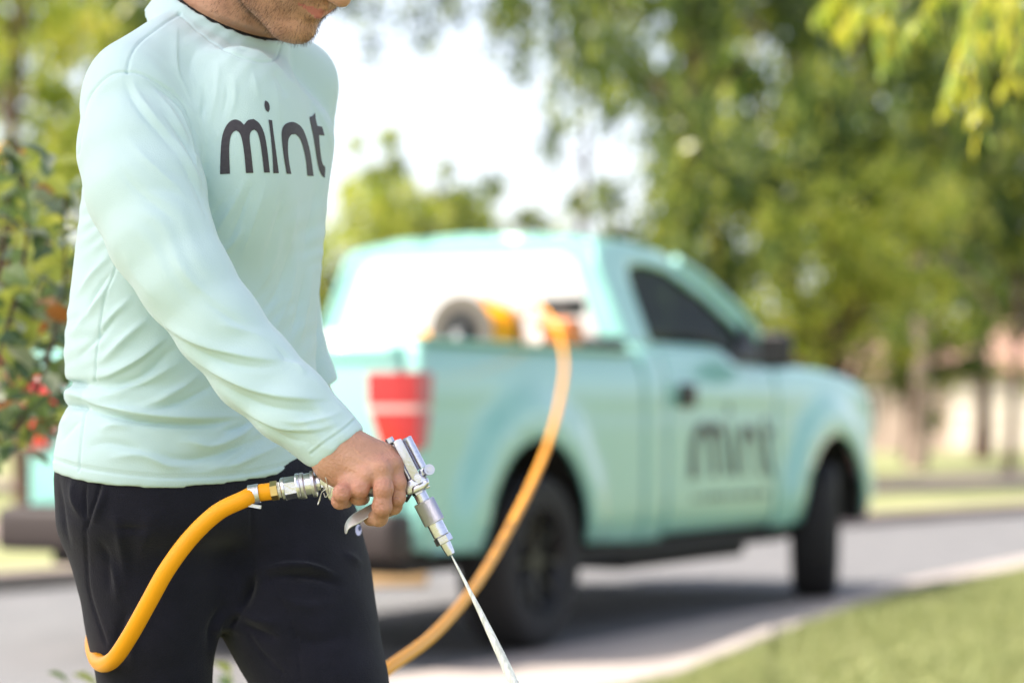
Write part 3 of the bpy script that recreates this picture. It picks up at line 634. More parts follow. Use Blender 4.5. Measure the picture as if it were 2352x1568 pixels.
# ---------------- materials
MS = dict(
 shirt=mat('shirt_fabric', (.475, .635, .665), .66, sheen=.3, var=(.50, .66, .69), vscale=5, bump=.12, bscale=700, spec=.25),
 print=mat('print_ink', (.035, .03, .045), .7, var=(.05, .045, .06), vscale=300),
 trousers=mat('trouser_fabric', (.006, .0066, .0135), .92, sheen=.1, var=(.0095, .0095, .019), vscale=30, bump=.35, bscale=700, spec=.2),
 skin=mat('skin', (.42, .215, .145), .48, sss=.15, var=(.54, .30, .21), vscale=30, bump=.22, bscale=300, spec=.4),
 lips=mat('lips', (.50, .17, .15), .4, sss=.2),
 hair=mat('hair', (.09, .05, .028), .6), beard=mat('beard_hair', (.10, .055, .03), .55), eye=mat('eye', (.7, .68, .65), .1),
 under=mat('undershirt', (.006, .006, .007), .9), shoe=mat('shoe', (.03, .03, .032), .7), sole=mat('shoe_sole', (.6, .6, .58), .7), white=mat('logo_thread', (.62, .6, .82), .7), navy=mat('logo_navy', (.02, .03, .12), .7))
sk = MS['skin'].node_tree; bs = sk.nodes['Principled BSDF']; old = bs.inputs['Base Color'].links[0].from_socket
ta = sk.nodes.new('ShaderNodeAttribute'); ta.attribute_name = 'tone'; mxs = sk.nodes.new('ShaderNodeMix'); mxs.data_type = 'RGBA'; mxs.inputs[7].default_value = (.50, .19, .15, 1)
sk.links.new(ta.outputs['Fac'], mxs.inputs[0]); sk.links.new(old, mxs.inputs[6]); sk.links.new(mxs.outputs[2], bs.inputs['Base Color'])
person = empty('person', (-.33, 2.85, 0.02), 'man in a long sleeved mint shirt and dark joggers, head bowed, holding a spray gun', 'person')

# ---------------- shirt
F_ = A3((.77, -.64, 0)); R_ = A3((-.64, -.77, 0))        # the way his chest faces; towards his right
rows = [(60, 345, 660), (90, 275, 712), (115, 235, 738), (150, 205, 757), (200, 215, 768), (250, 212, 772), (300, 208, 768), (350, 200, 762), (450, 182, 749), (550, 172, 741), (600, 166, 737), (700, 153, 727), (800, 143, 724), (870, 145, 724), (888, 160, 724), (912, 143, 725), (935, 150, 726), (960, 139, 727), (1000, 128, 730), (1050, 118, 733), (1080, 119, 734), (1120, 122, 736), (1180, 126, 740)]
rz = A3([CAMH+(970-r[0])/FPX*2.78 for r in rows])[::-1]; rl_ = A3([(r[1]+5-1176)/FPX*2.71 for r in rows])[::-1]; rr_ = A3([(r[2]-5-1176)/FPX*2.87 for r in rows])[::-1]
def torso(p, grow=0.0):
    z = p[:, 2]; xl = np.interp(z, rz, rl_); xr = np.interp(z, rz, rr_); c = (xl+xr)/2; w = (xr-xl)/2+grow
    a = w/.808; b = a*.64
    yc = 2.80+0*z; dx = p[:, 0]-c; dy = p[:, 1]-yc; u = dx*R_[0]+dy*R_[1]; v = dx*F_[0]+dy*F_[1]
    n = 2.25; k = (np.abs(u/a)**n+np.abs(v/b)**n)**(1/n); d = (k-1)*b*.9
    return d
RS = PA(312, 188, 2.67); LS = PA(676, 180, 2.94); NB = PA(462, 98, 2.76); NB2 = PA(560, 110, 2.84)
arm_px = [(303, 258, 2.655, 113), (314, 345, 2.64, 132), (335, 440, 2.62, 134), (368, 540, 2.60, 120), (425, 640, 2.585, 106), (500, 745, 2.58, 99), (582, 848, 2.58, 96), (668, 928, 2.575, 89), (735, 990, 2.575, 76), (776, 1031, 2.575, 70), (792, 1047, 2.575, 69)]
ARM = [PA(x, y, Y) for x, y, Y, r in arm_px]; ARMR = [r/FPX*Y for x, y, Y, r in arm_px]
larm_px = [(680, 208, 2.95, 74), (662, 330, 2.96, 88), (648, 450, 2.97, 95), (636, 600, 2.97, 95), (640, 720, 2.97, 92), (672, 820, 2.97, 80), (712, 880, 2.97, 62), (722, 900, 2.97, 58)]
LARM = [PA(x, y, Y) for x, y, Y, r in larm_px]; LARMR = [r/FPX*Y for x, y, Y, r in larm_px]
NECKC = PA(524, 24, 2.79); 
def cutplane(p, q, n): return (p-A3(q))@A3(n)
CUFF_N = A3(Vector((.66, -.05, -.75)).normalized())
cuffc = PA(781, 1036, 2.575)
LCN = A3(Vector((.55, .1, -.83)).normalized())
neck_axis = A3(Vector((.42, -.35, .84)).normalized())
def neck_hole(p, r, lo=-.2, hi=.2):
    q = p-NECKC; t = q@neck_axis; s = q-t[:, None]*neck_axis; return np.maximum(np.sqrt((s*s).sum(1))-r, np.maximum(lo-t, t-hi))
def hem_z(p): return CAMH+(970-(1066+50*np.sin(np.clip((p[:, 0]-(-.545))/(.325), 0, 1)*3.14)**.8*(p[:, 1] < 2.80)))/FPX*2.75
def shirt_solid(p):
    d = smin(torso(p), cap(p, RS, NB, .0485, .050), .03); d = smin(d, cap(p, NB2, LS, .050, .044), .03); return np.minimum(d, np.minimum(chain(p, ARM, ARMR), chain(p, LARM, LARMR)))
def shirt_sdf(p):
    t = torso(p); top = PA(0, 128, 2.8)[2]
    body = smax(t, (p[:, 2]-(top-.015)), .09)
    yoke = smin(smin(cap(p, RS, NB, .0485, .050), cap(p, NB2, LS, .050, .044), .03), cap(p, NECKC-neck_axis*.07, NECKC+neck_axis*.02, .080, .0755), .02)
    body = smin(body, yoke, .035)
    ch = ell(p, PA(560, 330, 2.73), (.06, .09, .13)); body = smin(body, ch, .05)
    arm = chain(p, ARM, ARMR, .012); arm = smax(arm, cutplane(p, cuffc, CUFF_N), .003)
    h = np.clip((CAMH+(970-255)/FPX*2.65-p[:, 2])/.07, 0, 1)
    k = .030*(1-h)+.0025*h
    la = chain(p, LARM, LARMR, .012); la = smax(la, cutplane(p, PA(742, 896, 2.97), LCN), .003)
    d = smin(body, arm, k); d = smin(d, la, .05*(1-h)+.012*h)
    # collar band
    q = p-NECKC; tt = q@neck_axis; s = q-tt[:, None]*neck_axis; rr = np.sqrt((s*s).sum(1))
    rim_r = .0645+.012*np.clip(-tt/.03, -1, 1.5)
    # openings
    d = smax(d, -neck_hole(p, .0690), .004); d = smax(d, -np.maximum(-(tt+.010), rr-.128), .012); d = smax(d, -neck_hole(p, .0690), .002)
    band = np.maximum(np.abs(rr-(.0725+.30*np.clip(-tt, 0, .04)))-.0030, np.maximum(tt, -.040-tt)); d = smin(d, band, .012)
    hz = hem_z(p); d = smax(d, hz-p[:, 2], .003)
    inner = torso(p, -.007); d = np.where(p[:, 2] < hz+.03, np.maximum(d, -inner), d)
    ci = cap(p, cuffc-CUFF_N*.03, cuffc+CUFF_N*.03, .0282, .0275); d = np.maximum(d, -ci)
    lc = cap(p, PA(700, 862, 2.97), PA(735, 915, 2.97), .026, .026); d = np.maximum(d, -lc)
    return d
V, Q = sdf_polys(shirt_sdf, (-.575, 2.44, .90), (-.12, 3.10, 1.58), .0031)
V = relax(V, Q, 3); V, Q = subdiv(V, Q)
arm_d = chain(V, ARM, ARMR); tor_d = torso(V); la_d = chain(V, LARM, LARMR)
is_arm = np.clip((tor_d-arm_d+.0)/.01+.5, 0, 1); below = V[:, 2] < PA(0, 330, 2.65)[2]
N = normals(V, Q)
t3 = lambda L: [c3(*p) for p in L]; t1 = lambda L: [z1(*p) for p in L]
torso_f = [
 (t3([(430, 420), (520, 290), (640, 160)]), 9, 2.6), (t3([(400, 640), (520, 480), (660, 300)]), 11, 3.2), (t3([(560, 620), (640, 520), (760, 400)]), 10, 3),
 (t3([(480, 560), (540, 400), (650, 250)]), 7, -2.2), (t3([(440, 760), (560, 640), (700, 480)]), 9, -2.8),
 (t3([(560, 800), (720, 640), (860, 520)]), 12, 4.2), (t3([(500, 880), (640, 850), (800, 760), (960, 630)]), 12, 5, 'r'), (t3([(620, 940), (820, 860), (960, 730), (1040, 700)]), 13, -4),
 (t3([(500, 980), (660, 960), (900, 850), (1060, 760)]), 12, 3.5), (t3([(760, 1045), (900, 1000), (1060, 910), (1150, 830)]), 12, 4.0), (t3([(820, 1075), (1000, 1020), (1150, 950), (1250, 880)]), 10, -3.2),
 (t3([(360, 960), (470, 985), (640, 1050), (800, 1085), (1000, 1105), (1180, 1105), (1360, 1085)]), 15, 7.5, 'r'), (t3([(440, 1030), (620, 1080), (800, 1118), (1000, 1132), (1200, 1132), (1400, 1105)]), 9, -6),
 (t3([(340, 893), (420, 905), (520, 915)]), 7, -6), (t3([(350, 1028), (430, 1035), (520, 1050)]), 6, -5), (t3([(350, 950), (420, 965), (470, 975)]), 14, 4),
 (t3([(330, 1180), (400, 1090), (460, 1060)]), 10, 2.5), (t3([(330, 1250), (420, 1150), (470, 1110)]), 7, -2),
 (t3([(560, 1180), (640, 1140), (760, 1150)]), 11, 2.5), (t3([(480, 1280), (600, 1240), (760, 1270), (900, 1330)]), 12, -2.6), (t3([(600, 1330), (800, 1310), (960, 1370), (1120, 1370)]), 12, 3.6),
 (t3([(860, 1290), (1000, 1330), (1150, 1330), (1350, 1270), (1520, 1190)]), 12, -4.6), (t3([(1000, 1230), (1100, 1240), (1200, 1260), (1340, 1210), (1480, 1130)]), 13, 4), (t3([(1140, 1400), (1350, 1360), (1550, 1270), (1680, 1230)]), 12, 3.2), (t3([(1250, 1180), (1380, 1150), (1470, 1090)]), 9, -3.2),
 (t3([(675, 190), (640, 300), (590, 450), (565, 620), (550, 760), (545, 890)]), 2.0, -2.0, 'seam'), (t3([(490, 1040), (475, 1150), (462, 1250), (450, 1400)]), 2.0, -2.0, 'seam'),
 (t3([(300, 1335), (440, 1380), (600, 1408), (800, 1432), (1000, 1442), (1300, 1430), (1500, 1402), (1780, 1333)]), 1.9, -1.7, 'seam'),
 (t3([(300, 1320), (440, 1365), (600, 1393), (800, 1417), (1000, 1427), (1300, 1415), (1500, 1387), (1780, 1318)]), 1.6, -1.1, 'seam'),
 # chest
 (t1([(1360, 330), (1370, 480), (1335, 700), (1290, 850)]), 9, 1.5), (t1([(1460, 440), (1475, 600), (1440, 760)]), 8, 1.3), (t1([(1270, 520), (1280, 650), (1235, 930)]), 8, -2.6), (t1([(1330, 1000), (1290, 1130), (1285, 1230)]), 9, -2),
 (t1([(1420, 500), (1420, 620), (1390, 760)]), 6, -1.2), (t1([(1580, 430), (1630, 640)]), 9, 1.2), (t1([(1720, 500), (1765, 780)]), 9, 1.2), (t1([(1800, 480), (1950, 640), (2040, 800), (2085, 950)]), 12, 2.2, 'r'),
 (t1([(1110, 140), (1110, 430), (1160, 560), (1195, 680), (1225, 850)]), 11, 2.2, 'l'), (t1([(1300, 760), (1260, 900), (1245, 1000)]), 6, 1.8), (t1([(1400, 800), (1330, 920), (1270, 1100)]), 7, 1.6),
 (t1([(1290, 1420), (1400, 1250), (1490, 1100)]), 10, -2), (t1([(1330, 1500), (1450, 1300), (1550, 1100)]), 10, 2.2), (t1([(1400, 1600), (1510, 1350), (1590, 1130)]), 10, -2), (t1([(1500, 1650), (1620, 1300), (1680, 1110)]), 11, 2), (t1([(1640, 1700), (1740, 1400), (1800, 1120)]), 11, -1.8), (t1([(1760, 1750), (1830, 1450), (1880, 1120)]), 11, 1.8), (t1([(1900, 1650), (1960, 1300), (1990, 1130)]), 10, -1.5),
 (t3([(1200, 200), (1310, 120), (1400, 0)]), 10, 2.4), (t3([(1440, 430), (1560, 200), (1610, 20)]), 11, 2.4), (t3([(1500, 520), (1600, 330), (1660, 80)]), 10, -2.2), (t3([(1560, 620), (1650, 400), (1700, 120)]), 10, 2), (t3([(1690, 760), (1740, 500), (1790, 200)]), 10, 2.2), (t3([(1640, 700), (1700, 500), (1740, 250)]), 8, -2),
 (t1([(1640, 350), (1500, 300), (1350, 200)]), 7, -1.0), (t1([(1700, 420), (1760, 520), (1800, 620)]), 9, -1.4), (t1([(1250, 300), (1200, 380), (1190, 500)]), 12, -1.4),
]
arm_f = [
 (t3([(830, 480), (960, 580), (1100, 660), (1330, 735), (1500, 765), (1620, 768)]), 13, 4.5, 'r'), (t3([(900, 560), (1050, 680), (1250, 775), (1450, 810), (1620, 800)]), 13, -3.5),
 (t3([(1000, 690), (1150, 790), (1330, 890), (1550, 970), (1750, 992), (1900, 985)]), 14, 5, 'r'), (t3([(1100, 810), (1300, 940), (1500, 1030), (1720, 1060), (1880, 1050)]), 14, -3.8),
 (t3([(1250, 920), (1400, 1060), (1600, 1150), (1800, 1165), (1950, 1115)]), 12, 3.6, 'r'), (t3([(1330, 1010), (1480, 1130), (1640, 1215), (1780, 1240)]), 9, -2.4), (t3([(1560, 1100), (1700, 1120), (1850, 1100), (1960, 1060)]), 8, 2),
 (t3([(1230, 560), (1400, 600), (1540, 660)]), 13, 2.0), (t3([(1150, 420), (1300, 520), (1480, 640)]), 13, -1.6), (t3([(700, 120), (760, 260), (900, 460)]), 16, 1.6), (t3([(980, 160), (1100, 330), (1250, 450)]), 15, 1.5),
 (t3([(1620, 760), (1690, 800), (1750, 850)]), 9, 2.5), (t3([(1560, 680), (1640, 760), (1720, 800)]), 7, -2),
 (t1([(790, 470), (800, 560), (870, 680), (1000, 830), (1130, 990)]), 10, -2.2), (t1([(830, 470), (860, 580), (960, 720), (1080, 860)]), 10, 2.0), (t1([(760, 830), (900, 980), (1060, 1130), (1220, 1290)]), 13, 1.6), (t1([(700, 1000), (850, 1180), (1020, 1320), (1150, 1420)]), 13, -1.3),
 (t1([(900, 490), (1080, 610), (1165, 710), (1220, 850), (1235, 960)]), 8, -3.4), (t1([(960, 560), (1060, 680), (1160, 860), (1220, 1010)]), 7, 2.6), (t1([(1000, 680), (1110, 820), (1200, 970), (1265, 1120), (1290, 1260)]), 7, -3), (t1([(1010, 780), (1130, 930), (1220, 1080), (1270, 1240)]), 8, 2.4), (t1([(1100, 960), (1200, 1120), (1270, 1290), (1310, 1440)]), 8, -2),
 (t1([(1120, 700), (1190, 850), (1240, 1050), (1275, 1180)]), 5, 2.2), (t1([(1050, 600), (1130, 700), (1190, 830)]), 5, 2),
 (t3([(1775, 1300), (1850, 1240), (1950, 1170), (2020, 1110)]), 2, -1.2, 'seam'), (t3([(1770, 1290), (1843, 1230), (1943, 1160), (2010, 1100)]), 4, .8, 'seam'),
]
all_f = [
 (t1([(490, 970), (508, 850), (530, 720), (570, 600), (640, 510), (715, 460), (795, 452)]), 2.0, -1.8, 'seam'), (t1([(795, 452), (860, 458), (940, 492), (1050, 562), (1150, 655), (1200, 780), (1237, 960)]), 2.0, -1.8, 'seam'),
 (t1([(795, 452), (820, 350), (880, 262), (1000, 170), (1130, 85)]), 2.0, -2.0, 'seam'), (t1([(530, 940), (548, 820), (580, 680), (660, 540), (795, 480)]), 12, 1.2),
 (t1([(1120, 85), (1250, 200), (1400, 310), (1550, 375), (1680, 390), (1745, 350), (1772, 240)]), 1.7, -1.4, 'seam'),
]
V = folds(V, N, torso_f, mask=(1-is_arm), gain=1.3); V = folds(V, N, arm_f, mask=is_arm, gain=1.3); V = folds(V, N, all_f)
# loose irregularity all over, far side included
q = V*1.0; nz = (np.sin(q[:, 0]*41+q[:, 2]*23+3*np.sin(q[:, 1]*17))*np.sin(q[:, 2]*37+q[:, 1]*29)+.5*np.sin(q[:, 2]*83+q[:, 0]*61)*np.sin(q[:, 1]*71+1.3))

pu = 1176+V[:, 0]/V[:, 1]*FPX; pv = 970-(V[:, 2]-CAMH)/V[:, 1]*FPX
wob = np.sin(pu*.021+1.3*np.sin(pv*.013))+np.sin(pv*.017+pu*.009+2)
fine = np.sin((pu*.55+pv*.83)*.16+2.2*wob)*np.clip(np.sin(pu*.012+pv*.007+1)+np.sin(pv*.021-pu*.013), 0, 1.5)*(1-is_arm)+np.sin((-pu*.62+pv*.70)*.13+1.9*wob)*np.clip(np.sin(pv*.014+.5)+np.sin(pu*.019), 0, 1.4)*is_arm
V = V+N*(nz*.0005+fine*.00040)[:, None]
shirt_me = np_mesh('shirt', V, Q); shirt_bvh = BVHTree.FromPolygons(V.tolist(), Q.tolist())
shirt = link('shirt', shirt_me, MS['shirt'], person); shirt['label'] = 'mint long sleeved shirt with black lettering'
cam_p = Vector((0, 0, CAMH))
def cornered(p):
    """smooths a closed outline but keeps its corners"""
    N = len(p); cs = []
    for i in range(N):
        a = Vector(p[i])-Vector(p[i-1]); b = Vector(p[(i+1) % N])-Vector(p[i])
        if a.angle(b, 0) > .75: cs.append(i)
    if not cs: return smoothpoly(p, 3)
    out = []
    for j, c in enumerate(cs):
        e = cs[(j+1) % len(cs)]; run = [p[(c+k) % N] for k in range((e-c) % N+1)] if e != c else p
        r = catmull([(q[0], q[1], 0) for q in run], 3) if len(run) > 2 else [Vector((q[0], q[1], 0)) for q in run]; out += [(v.x, v.y) for v in r[:-1]]
    return out
def drape(polys, step, off, bvh=None, conv=z1, fallback=2.66, sharp=False):
    V_ = []; F_ = []
    for po in polys:
        po = [conv(*q) for q in po]; v, f = fill(cornered(po) if sharp else smoothpoly(po, 3), (), step); n = len(V_)
        for x, y in v:
            d = at(x, y, 1)-cam_p; h = (bvh or shirt_bvh).ray_cast(cam_p, d.normalized(), 8)
            V_.append((h[0]+h[1]*off*(1 if h[1].dot(d) < 0 else -1)) if h[0] is not None else cam_p+d*fallback)
        F_ += [tuple(i+n for i in q) for q in f]
    return V_, F_
for k_, polys in LET.items():
    v, f = drape(polys, 4, .0006, sharp=True); me = mesh('printed_letter', v, f); bm = bmesh.new(); bm.from_mesh(me)
    if sum(fc.normal.y for fc in bm.faces) > 0: bmesh.ops.reverse_faces(bm, faces=bm.faces[:])
    bm.to_mesh(me); bm.free(); link('printed_letter', me, MS['print'], shirt)

# ---------------- trousers
LEGR = [(322, 1130, 2.76, 174), (330, 1230, 2.76, 170), (348, 1350, 2.76, 152), (352, 1450, 2.76, 140), (357, 1570, 2.76, 122), (345, 1900, 2.78, 118), (330, 2300, 2.82, 108), (320, 2700, 2.84, 88), (318, 2960, 2.85, 70)]
LEGL = [(600, 1130, 2.86, 165), (640, 1220, 2.84, 178), (668, 1350, 2.82, 180), (700, 1450, 2.80, 163), (742, 1570, 2.78, 143), (830, 1900, 2.76, 118), (850, 2300, 2.78, 108), (835, 2650, 2.82, 88), (830, 2860, 2.83, 72)]
def leg_sdf(p):
    a = chain(p, [PA(x, y, Y) for x, y, Y, r in LEGR], [r/FPX*Y for x, y, Y, r in LEGR], .02); b = chain(p, [PA(x, y, Y) for x, y, Y, r in LEGL], [r/FPX*Y for x, y, Y, r in LEGL], .02)
    z = p[:, 2]; k = np.where(z > PA(0, 1440, 2.8)[2], .05, .012)
    d = smin(a, b, k)
    t = torso(p, -.004); hip = smax(t, np.maximum(PA(0, 1230, 2.8)[2]-z, z-PA(0, 1040, 2.8)[2]), .03)
    bt = ell(p, PA(276, 1180, 2.84), (.068, .08, .085)); d = smin(d, hip, .03); d = smin(d, bt, .03)
    d = np.maximum(d, z-PA(0, 1020, 2.8)[2]); return np.maximum(d, .075-z)
V, Q = sdf_polys(leg_sdf, (-.60, 2.56, .05), (-.06, 3.08, 1.03), .006)
V = relax(V, Q, 2); V, Q = subdiv(V, Q); N = normals(V, Q)
c4 = lambda x, y: ((x*.7228)*.57422, (y*.7228+1800)*.57422)
t4 = lambda L: [c4(*p) for p in L]
V = folds(V, N, [
 (t4([(555, 165), (540, 240), (505, 340), (478, 425)]), 4, -4, 'seam'), (t4([(585, 170), (570, 250), (535, 350), (500, 420)]), 9, 3), (t4([(490, 160), (465, 250), (478, 425)]), 4, -2.5),
 (t4([(470, 430), (480, 560), (495, 760), (540, 930), (580, 1060)]), 2.5, -2.2, 'seam'), (t4([(330, 110), (320, 200), (345, 400), (400, 560)]), 9, -3), (t4([(400, 150), (410, 260), (450, 380)]), 10, 3),
 (t4([(1390, 310), (1395, 480), (1405, 660)]), 2.5, -1.6, 'seam'), (t4([(1420, 670), (1560, 635), (1720, 640), (1880, 700)]), 13, 5, 'l'), (t4([(1440, 720), (1600, 690), (1760, 700), (1900, 760)]), 14, -5), (t4([(1410, 670), (1370, 790), (1330, 900)]), 12, -8), (t4([(1330, 900), (1290, 960), (1270, 1010)]), 8, -5),
 (t4([(1330, 900), (1440, 940), (1560, 960)]), 12, 3.5), (t4([(1320, 950), (1450, 1010), (1560, 1050)]), 10, -3), (t4([(1480, 680), (1560, 830), (1610, 950), (1650, 1100), (1660, 1288)]), 2.2, -1.8, 'seam'),
 (t4([(1280, 880), (1210, 970), (1180, 1090), (1170, 1200)]), 8, 3), (t4([(1250, 830), (1180, 950), (1150, 1100)]), 10, -2.5), (t4([(870, 300), (800, 500), (760, 700)]), 22, 2), (t4([(720, 860), (660, 1000), (640, 1150)]), 12, -3), (t4([(800, 880), (740, 1030), (720, 1200)]), 12, 2.5),
 (t4([(600, 420), (720, 440), (850, 430)]), 12, -2), (t4([(560, 560), (640, 700), (650, 860)]), 14, 2.5), (t4([(1380, 1020), (1450, 1120), (1560, 1230)]), 5, -2, 'seam'),
 (t4([(1900, 560), (1960, 600), (2010, 640)]), 10, 2), (t4([(620, 300), (660, 480), (690, 660), (700, 820)]), 14, 2.2), (t4([(540, 480), (600, 620), (610, 800)]), 12, -2.2), (t4([(1500, 800), (1700, 860), (1900, 830)]), 16, 2.2), (t4([(1560, 1000), (1750, 1060), (1950, 1010)]), 18, -2)], None, gain=1.9)
nz = np.sin(V[:, 0]*37+V[:, 2]*19)*np.sin(V[:, 2]*31+V[:, 1]*43); V = V+N*(nz*.0012)[:, None]
tr_bvh = BVHTree.FromPolygons(V.tolist(), Q.tolist()); link('trousers', np_mesh('trousers', V, Q), MS['trousers'], person)['label'] = 'dark navy jogging trousers'
# small stitched emblem at the front pocket
def circ(cx, cy, rx, ry, n=20): return [(cx+rx*math.cos(2*math.pi*i/n), cy+ry*math.sin(2*math.pi*i/n)) for i in range(n)]
v, f = drape([circ(822, 1217, 7, 13)], 2, .0008, tr_bvh, lambda x, y: (x, y), 2.75); em = link('emblem', mesh('emblem', v, f), MS['white'], person)
v, f = drape([circ(824, 1213, 3.2, 6)], 2, .0014, tr_bvh, lambda x, y: (x, y), 2.75); link('emblem_centre', mesh('emblem_centre', v, f), MS['navy'], em)

# ---------------- body: head, neck, arms and hands, one skin
CH = PA(680, 84, 2.70)                            # chin
th, ph = math.radians(46), math.radians(44)
Fh = A3((math.cos(ph), -math.sin(ph), 0)); ez = A3((0, 0, 1))
E1 = math.cos(th)*Fh-math.sin(th)*ez; E3 = math.sin(th)*Fh+math.cos(th)*ez; E2 = np.cross(E3, E1)
HR = np.stack([E1, E2, E3], 1)
HC = CH-E1*.082+E3*.100
def H(f_, l_, u_): return HC+E1*f_+E2*l_+E3*u_
def head_sdf(p):
    d = ell(p, H(-.012, 0, .035), (.098, .077, .098), HR)
    d = smin(d, ell(p, H(.030, 0, -.030), (.062, .060, .078), HR), .03)
    for s in (-1, 1):
        d = smin(d, cap(p, H(-.012, .050*s, -.045), H(.030, .040*s, -.082), .015, .014), .025)
        d = smin(d, cap(p, H(.030, .040*s, -.082), H(.068, .013*s, -.098), .014, .016), .02)
        d = smin(d, ell(p, H(.055, .036*s, -.02), (.028, .022, .026), HR), .025)
        d = smin(d, ell(p, H(-.012, .078*s, -.005), (.012, .006, .030), HR), .006)
        d = smin(d, ell(p, H(.078, .030*s, .040), (.016, .022, .010), HR), .015)
        d = smax(d, -ell(p, H(.094, .031*s, .020), (.012, .017, .012), HR), .010)
    d = smin(d, ell(p, H(.078, 0, -.090), (.017, .018, .016), HR), .014)
    d = smin(d, cap(p, H(.086, 0, .024), H(.110, 0, -.022), .008, .0115), .010)
    for s in (-1, 1): d = smin(d, ell(p, H(.101, .011*s, -.025), (.011, .0075, .009), HR), .005)
    for s in (-1, 1): d = smax(d, -ell(p, H(.104, .0065*s, -.0335), (.006, .003, .003), HR), .002)
    # lips on a muzzle
    d = smin(d, ell(p, H(.071, 0, -.051), (.023, .027, .022), HR), .012)
    for s in (-1, 1):
        d = smin(d, cap(p, H(.0955, .0*s, -.0460), H(.081, .024*s, -.0520), .0055, .0022), .003)
        d = smin(d, cap(p, H(.0920, .0*s, -.0600), H(.080, .022*s, -.0550), .0068, .0022), .003)
        d = smax(d, -cap(p, H(.103, 0, -.0532), H(.081, .028*s, -.0540), .0022, .0016), .0015)
    d = smax(d, -cap(p, H(.101, -.012, -.0720), H(.101, .012, -.0720), .0065, .0065), .008)
    return d
NK0 = PA(505, 110, 2.82); NK1 = H(-.035, 0, -.03)
def neck_sdf(p):
    d = cap(p, NECKC-neck_axis*.04+A3((.004, -.003, 0)), NK1, .0675, .052); d = smin(d, cap(p, NK0, NECKC, .05, .066), .01); d = smin(d, cap(p, NECKC-neck_axis*.05, NECKC+neck_axis*.02, .0682, .0672), .008)
    d = smin(d, cap(p, H(-.03, -.055, -.04), PA(560, 130, 2.76), .014, .016), .03)
    return d
def upper_sdf(p):
    q = p-NECKC; tt = q@neck_axis; s_ = q-tt[:, None]*neck_axis; rr = np.sqrt((s_*s_).sum(1))
    nk = np.where((tt > -.06) & (tt < .05), np.maximum(neck_sdf(p), rr-(.0672+1.3*np.clip(tt-.002, 0, 1))), neck_sdf(p)); d = smin(head_sdf(p), nk, .012)
    t = smax(torso(p, -.028), p[:, 2]-PA(0, 260, 2.8)[2], .05); t = smin(t, cap(p, RS, NB, .034, .036), .03); t = smin(t, cap(p, LS, NB2, .018, .034), .03)
    t = smin(t, chain(p, ARM[:6], [r*.72 for r in ARMR[:6]], .02), .02); t = smin(t, chain(p, LARM, [r*.6 for r in LARMR], .02), .02)
    t = np.where((rr < .16) & (tt > -.07), np.maximum(t, rr-.0672), t)
    d = smin(d, np.maximum(t, shirt_solid(p)+.012), .004)
    return d
# hand: joints as (Z5 x, y, Y, radius mm)
def hp(x, y, Y): return PA(*z5(x, y), Y)
HY = 2.560
fing = dict(
 pinky=[(1345, 560, HY-.008, 9.77), (1215, 690, HY-.024, 8.65), (1190, 790, HY-.012, 8.18), (1270, 800, HY+.014, 7.07)],
 ring=[(1535, 470, HY-.014, 10.23), (1440, 640, HY-.020, 9.11), (1425, 740, HY-.006, 8.37), (1480, 760, HY+.020, 7.44)],
 middle=[(1715, 385, HY-.014, 10.79), (1735, 640, HY-.022, 9.86), (1720, 860, HY-.020, 9.67), (1680, 1000, HY-.004, 9.11), (1575, 1015, HY+.014, 7.81)],
 index=[(1850, 330, HY+.000, 10.23), (1905, 560, HY-.004, 9.30), (1900, 740, HY-.002, 9.11), (1865, 860, HY+.008, 8.37), (1800, 905, HY+.026, 7.44)])
def hand_sdf(p):
    w0 = hp(1035, 40, HY+.012); w1 = hp(1185, 225, HY+.008)
    d = smin(cap(p, PA(712, 960, 2.575), w0, .0262, .0262), cap(p, w0, w1, .0262, .0245), .01)
    d = smin(d, cap(p, w0+A3((.004, 0, .004)), hp(1330, 150, HY+.012), .021, .018), .015)
    kn = [fing[k][0] for k in ('pinky', 'ring', 'middle', 'index')]
    bases = [(1080, 330), (1150, 270), (1230, 210), (1320, 150)]
    for (x, y, Y, r), (bx, by) in zip(kn, bases):
        d = smin(d, cap(p, hp(bx, by, HY+.006), hp(x, y, Y+.004), .0185, r*.00108), .012)
    d = smin(d, cap(p, hp(1330, 140, HY+.012), hp(1760, 200, HY+.012), .015, .011), .014)       # edge towards the thumb
    d = smin(d, cap(p, hp(1180, 470, HY+.012), hp(1330, 640, HY+.012), .012, .010), .014)       # heel of the hand
    d = smin(d, cap(p, hp(1380, 330, HY+.016), hp(1640, 420, HY+.016), .018, .014), .015)
    fd = None
    for k, c in fing.items():
        f = chain(p, [hp(x, y, Y) for x, y, Y, r in c], [r*.001 for *_, r in c], .004)
        for (x, y, Y, r) in c[1:3]: f = smin(f, ell(p, hp(x, y, Y-.001), (r*.00102, r*.00104, r*.0010)), .003)
        fd = f if fd is None else smin(fd, f, .0012)
    d = smin(d, fd, .007)
    for k, a_ in (('pinky', .5), ('ring', .8), ('middle', 1), ('index', .7)):
        x, y, Y, r = fing[k][0]; d = smin(d, ell(p, hp(x-5, y-12, Y-.0095), (.0066, .0046, .0060)), .0075)
    # extensor tendons
    for (x, y, Y, r), (bx, by) in zip(kn[1:], [(1200, 300), (1270, 245), (1350, 180)]):
        d = smin(d, cap(p, hp(bx, by, HY-.0125), hp(x-25, y-30, Y-.0075), .0030, .0030), .006)
    # thumb on the far side
    th_ = chain(p, [hp(1380, 230, HY+.025), hp(1600, 330, HY+.045), hp(1760, 480, HY+.052), hp(1800, 620, HY+.046)], [.014, .0125, .0105, .009], .006); d = smin(d, th_, .01)
    return d
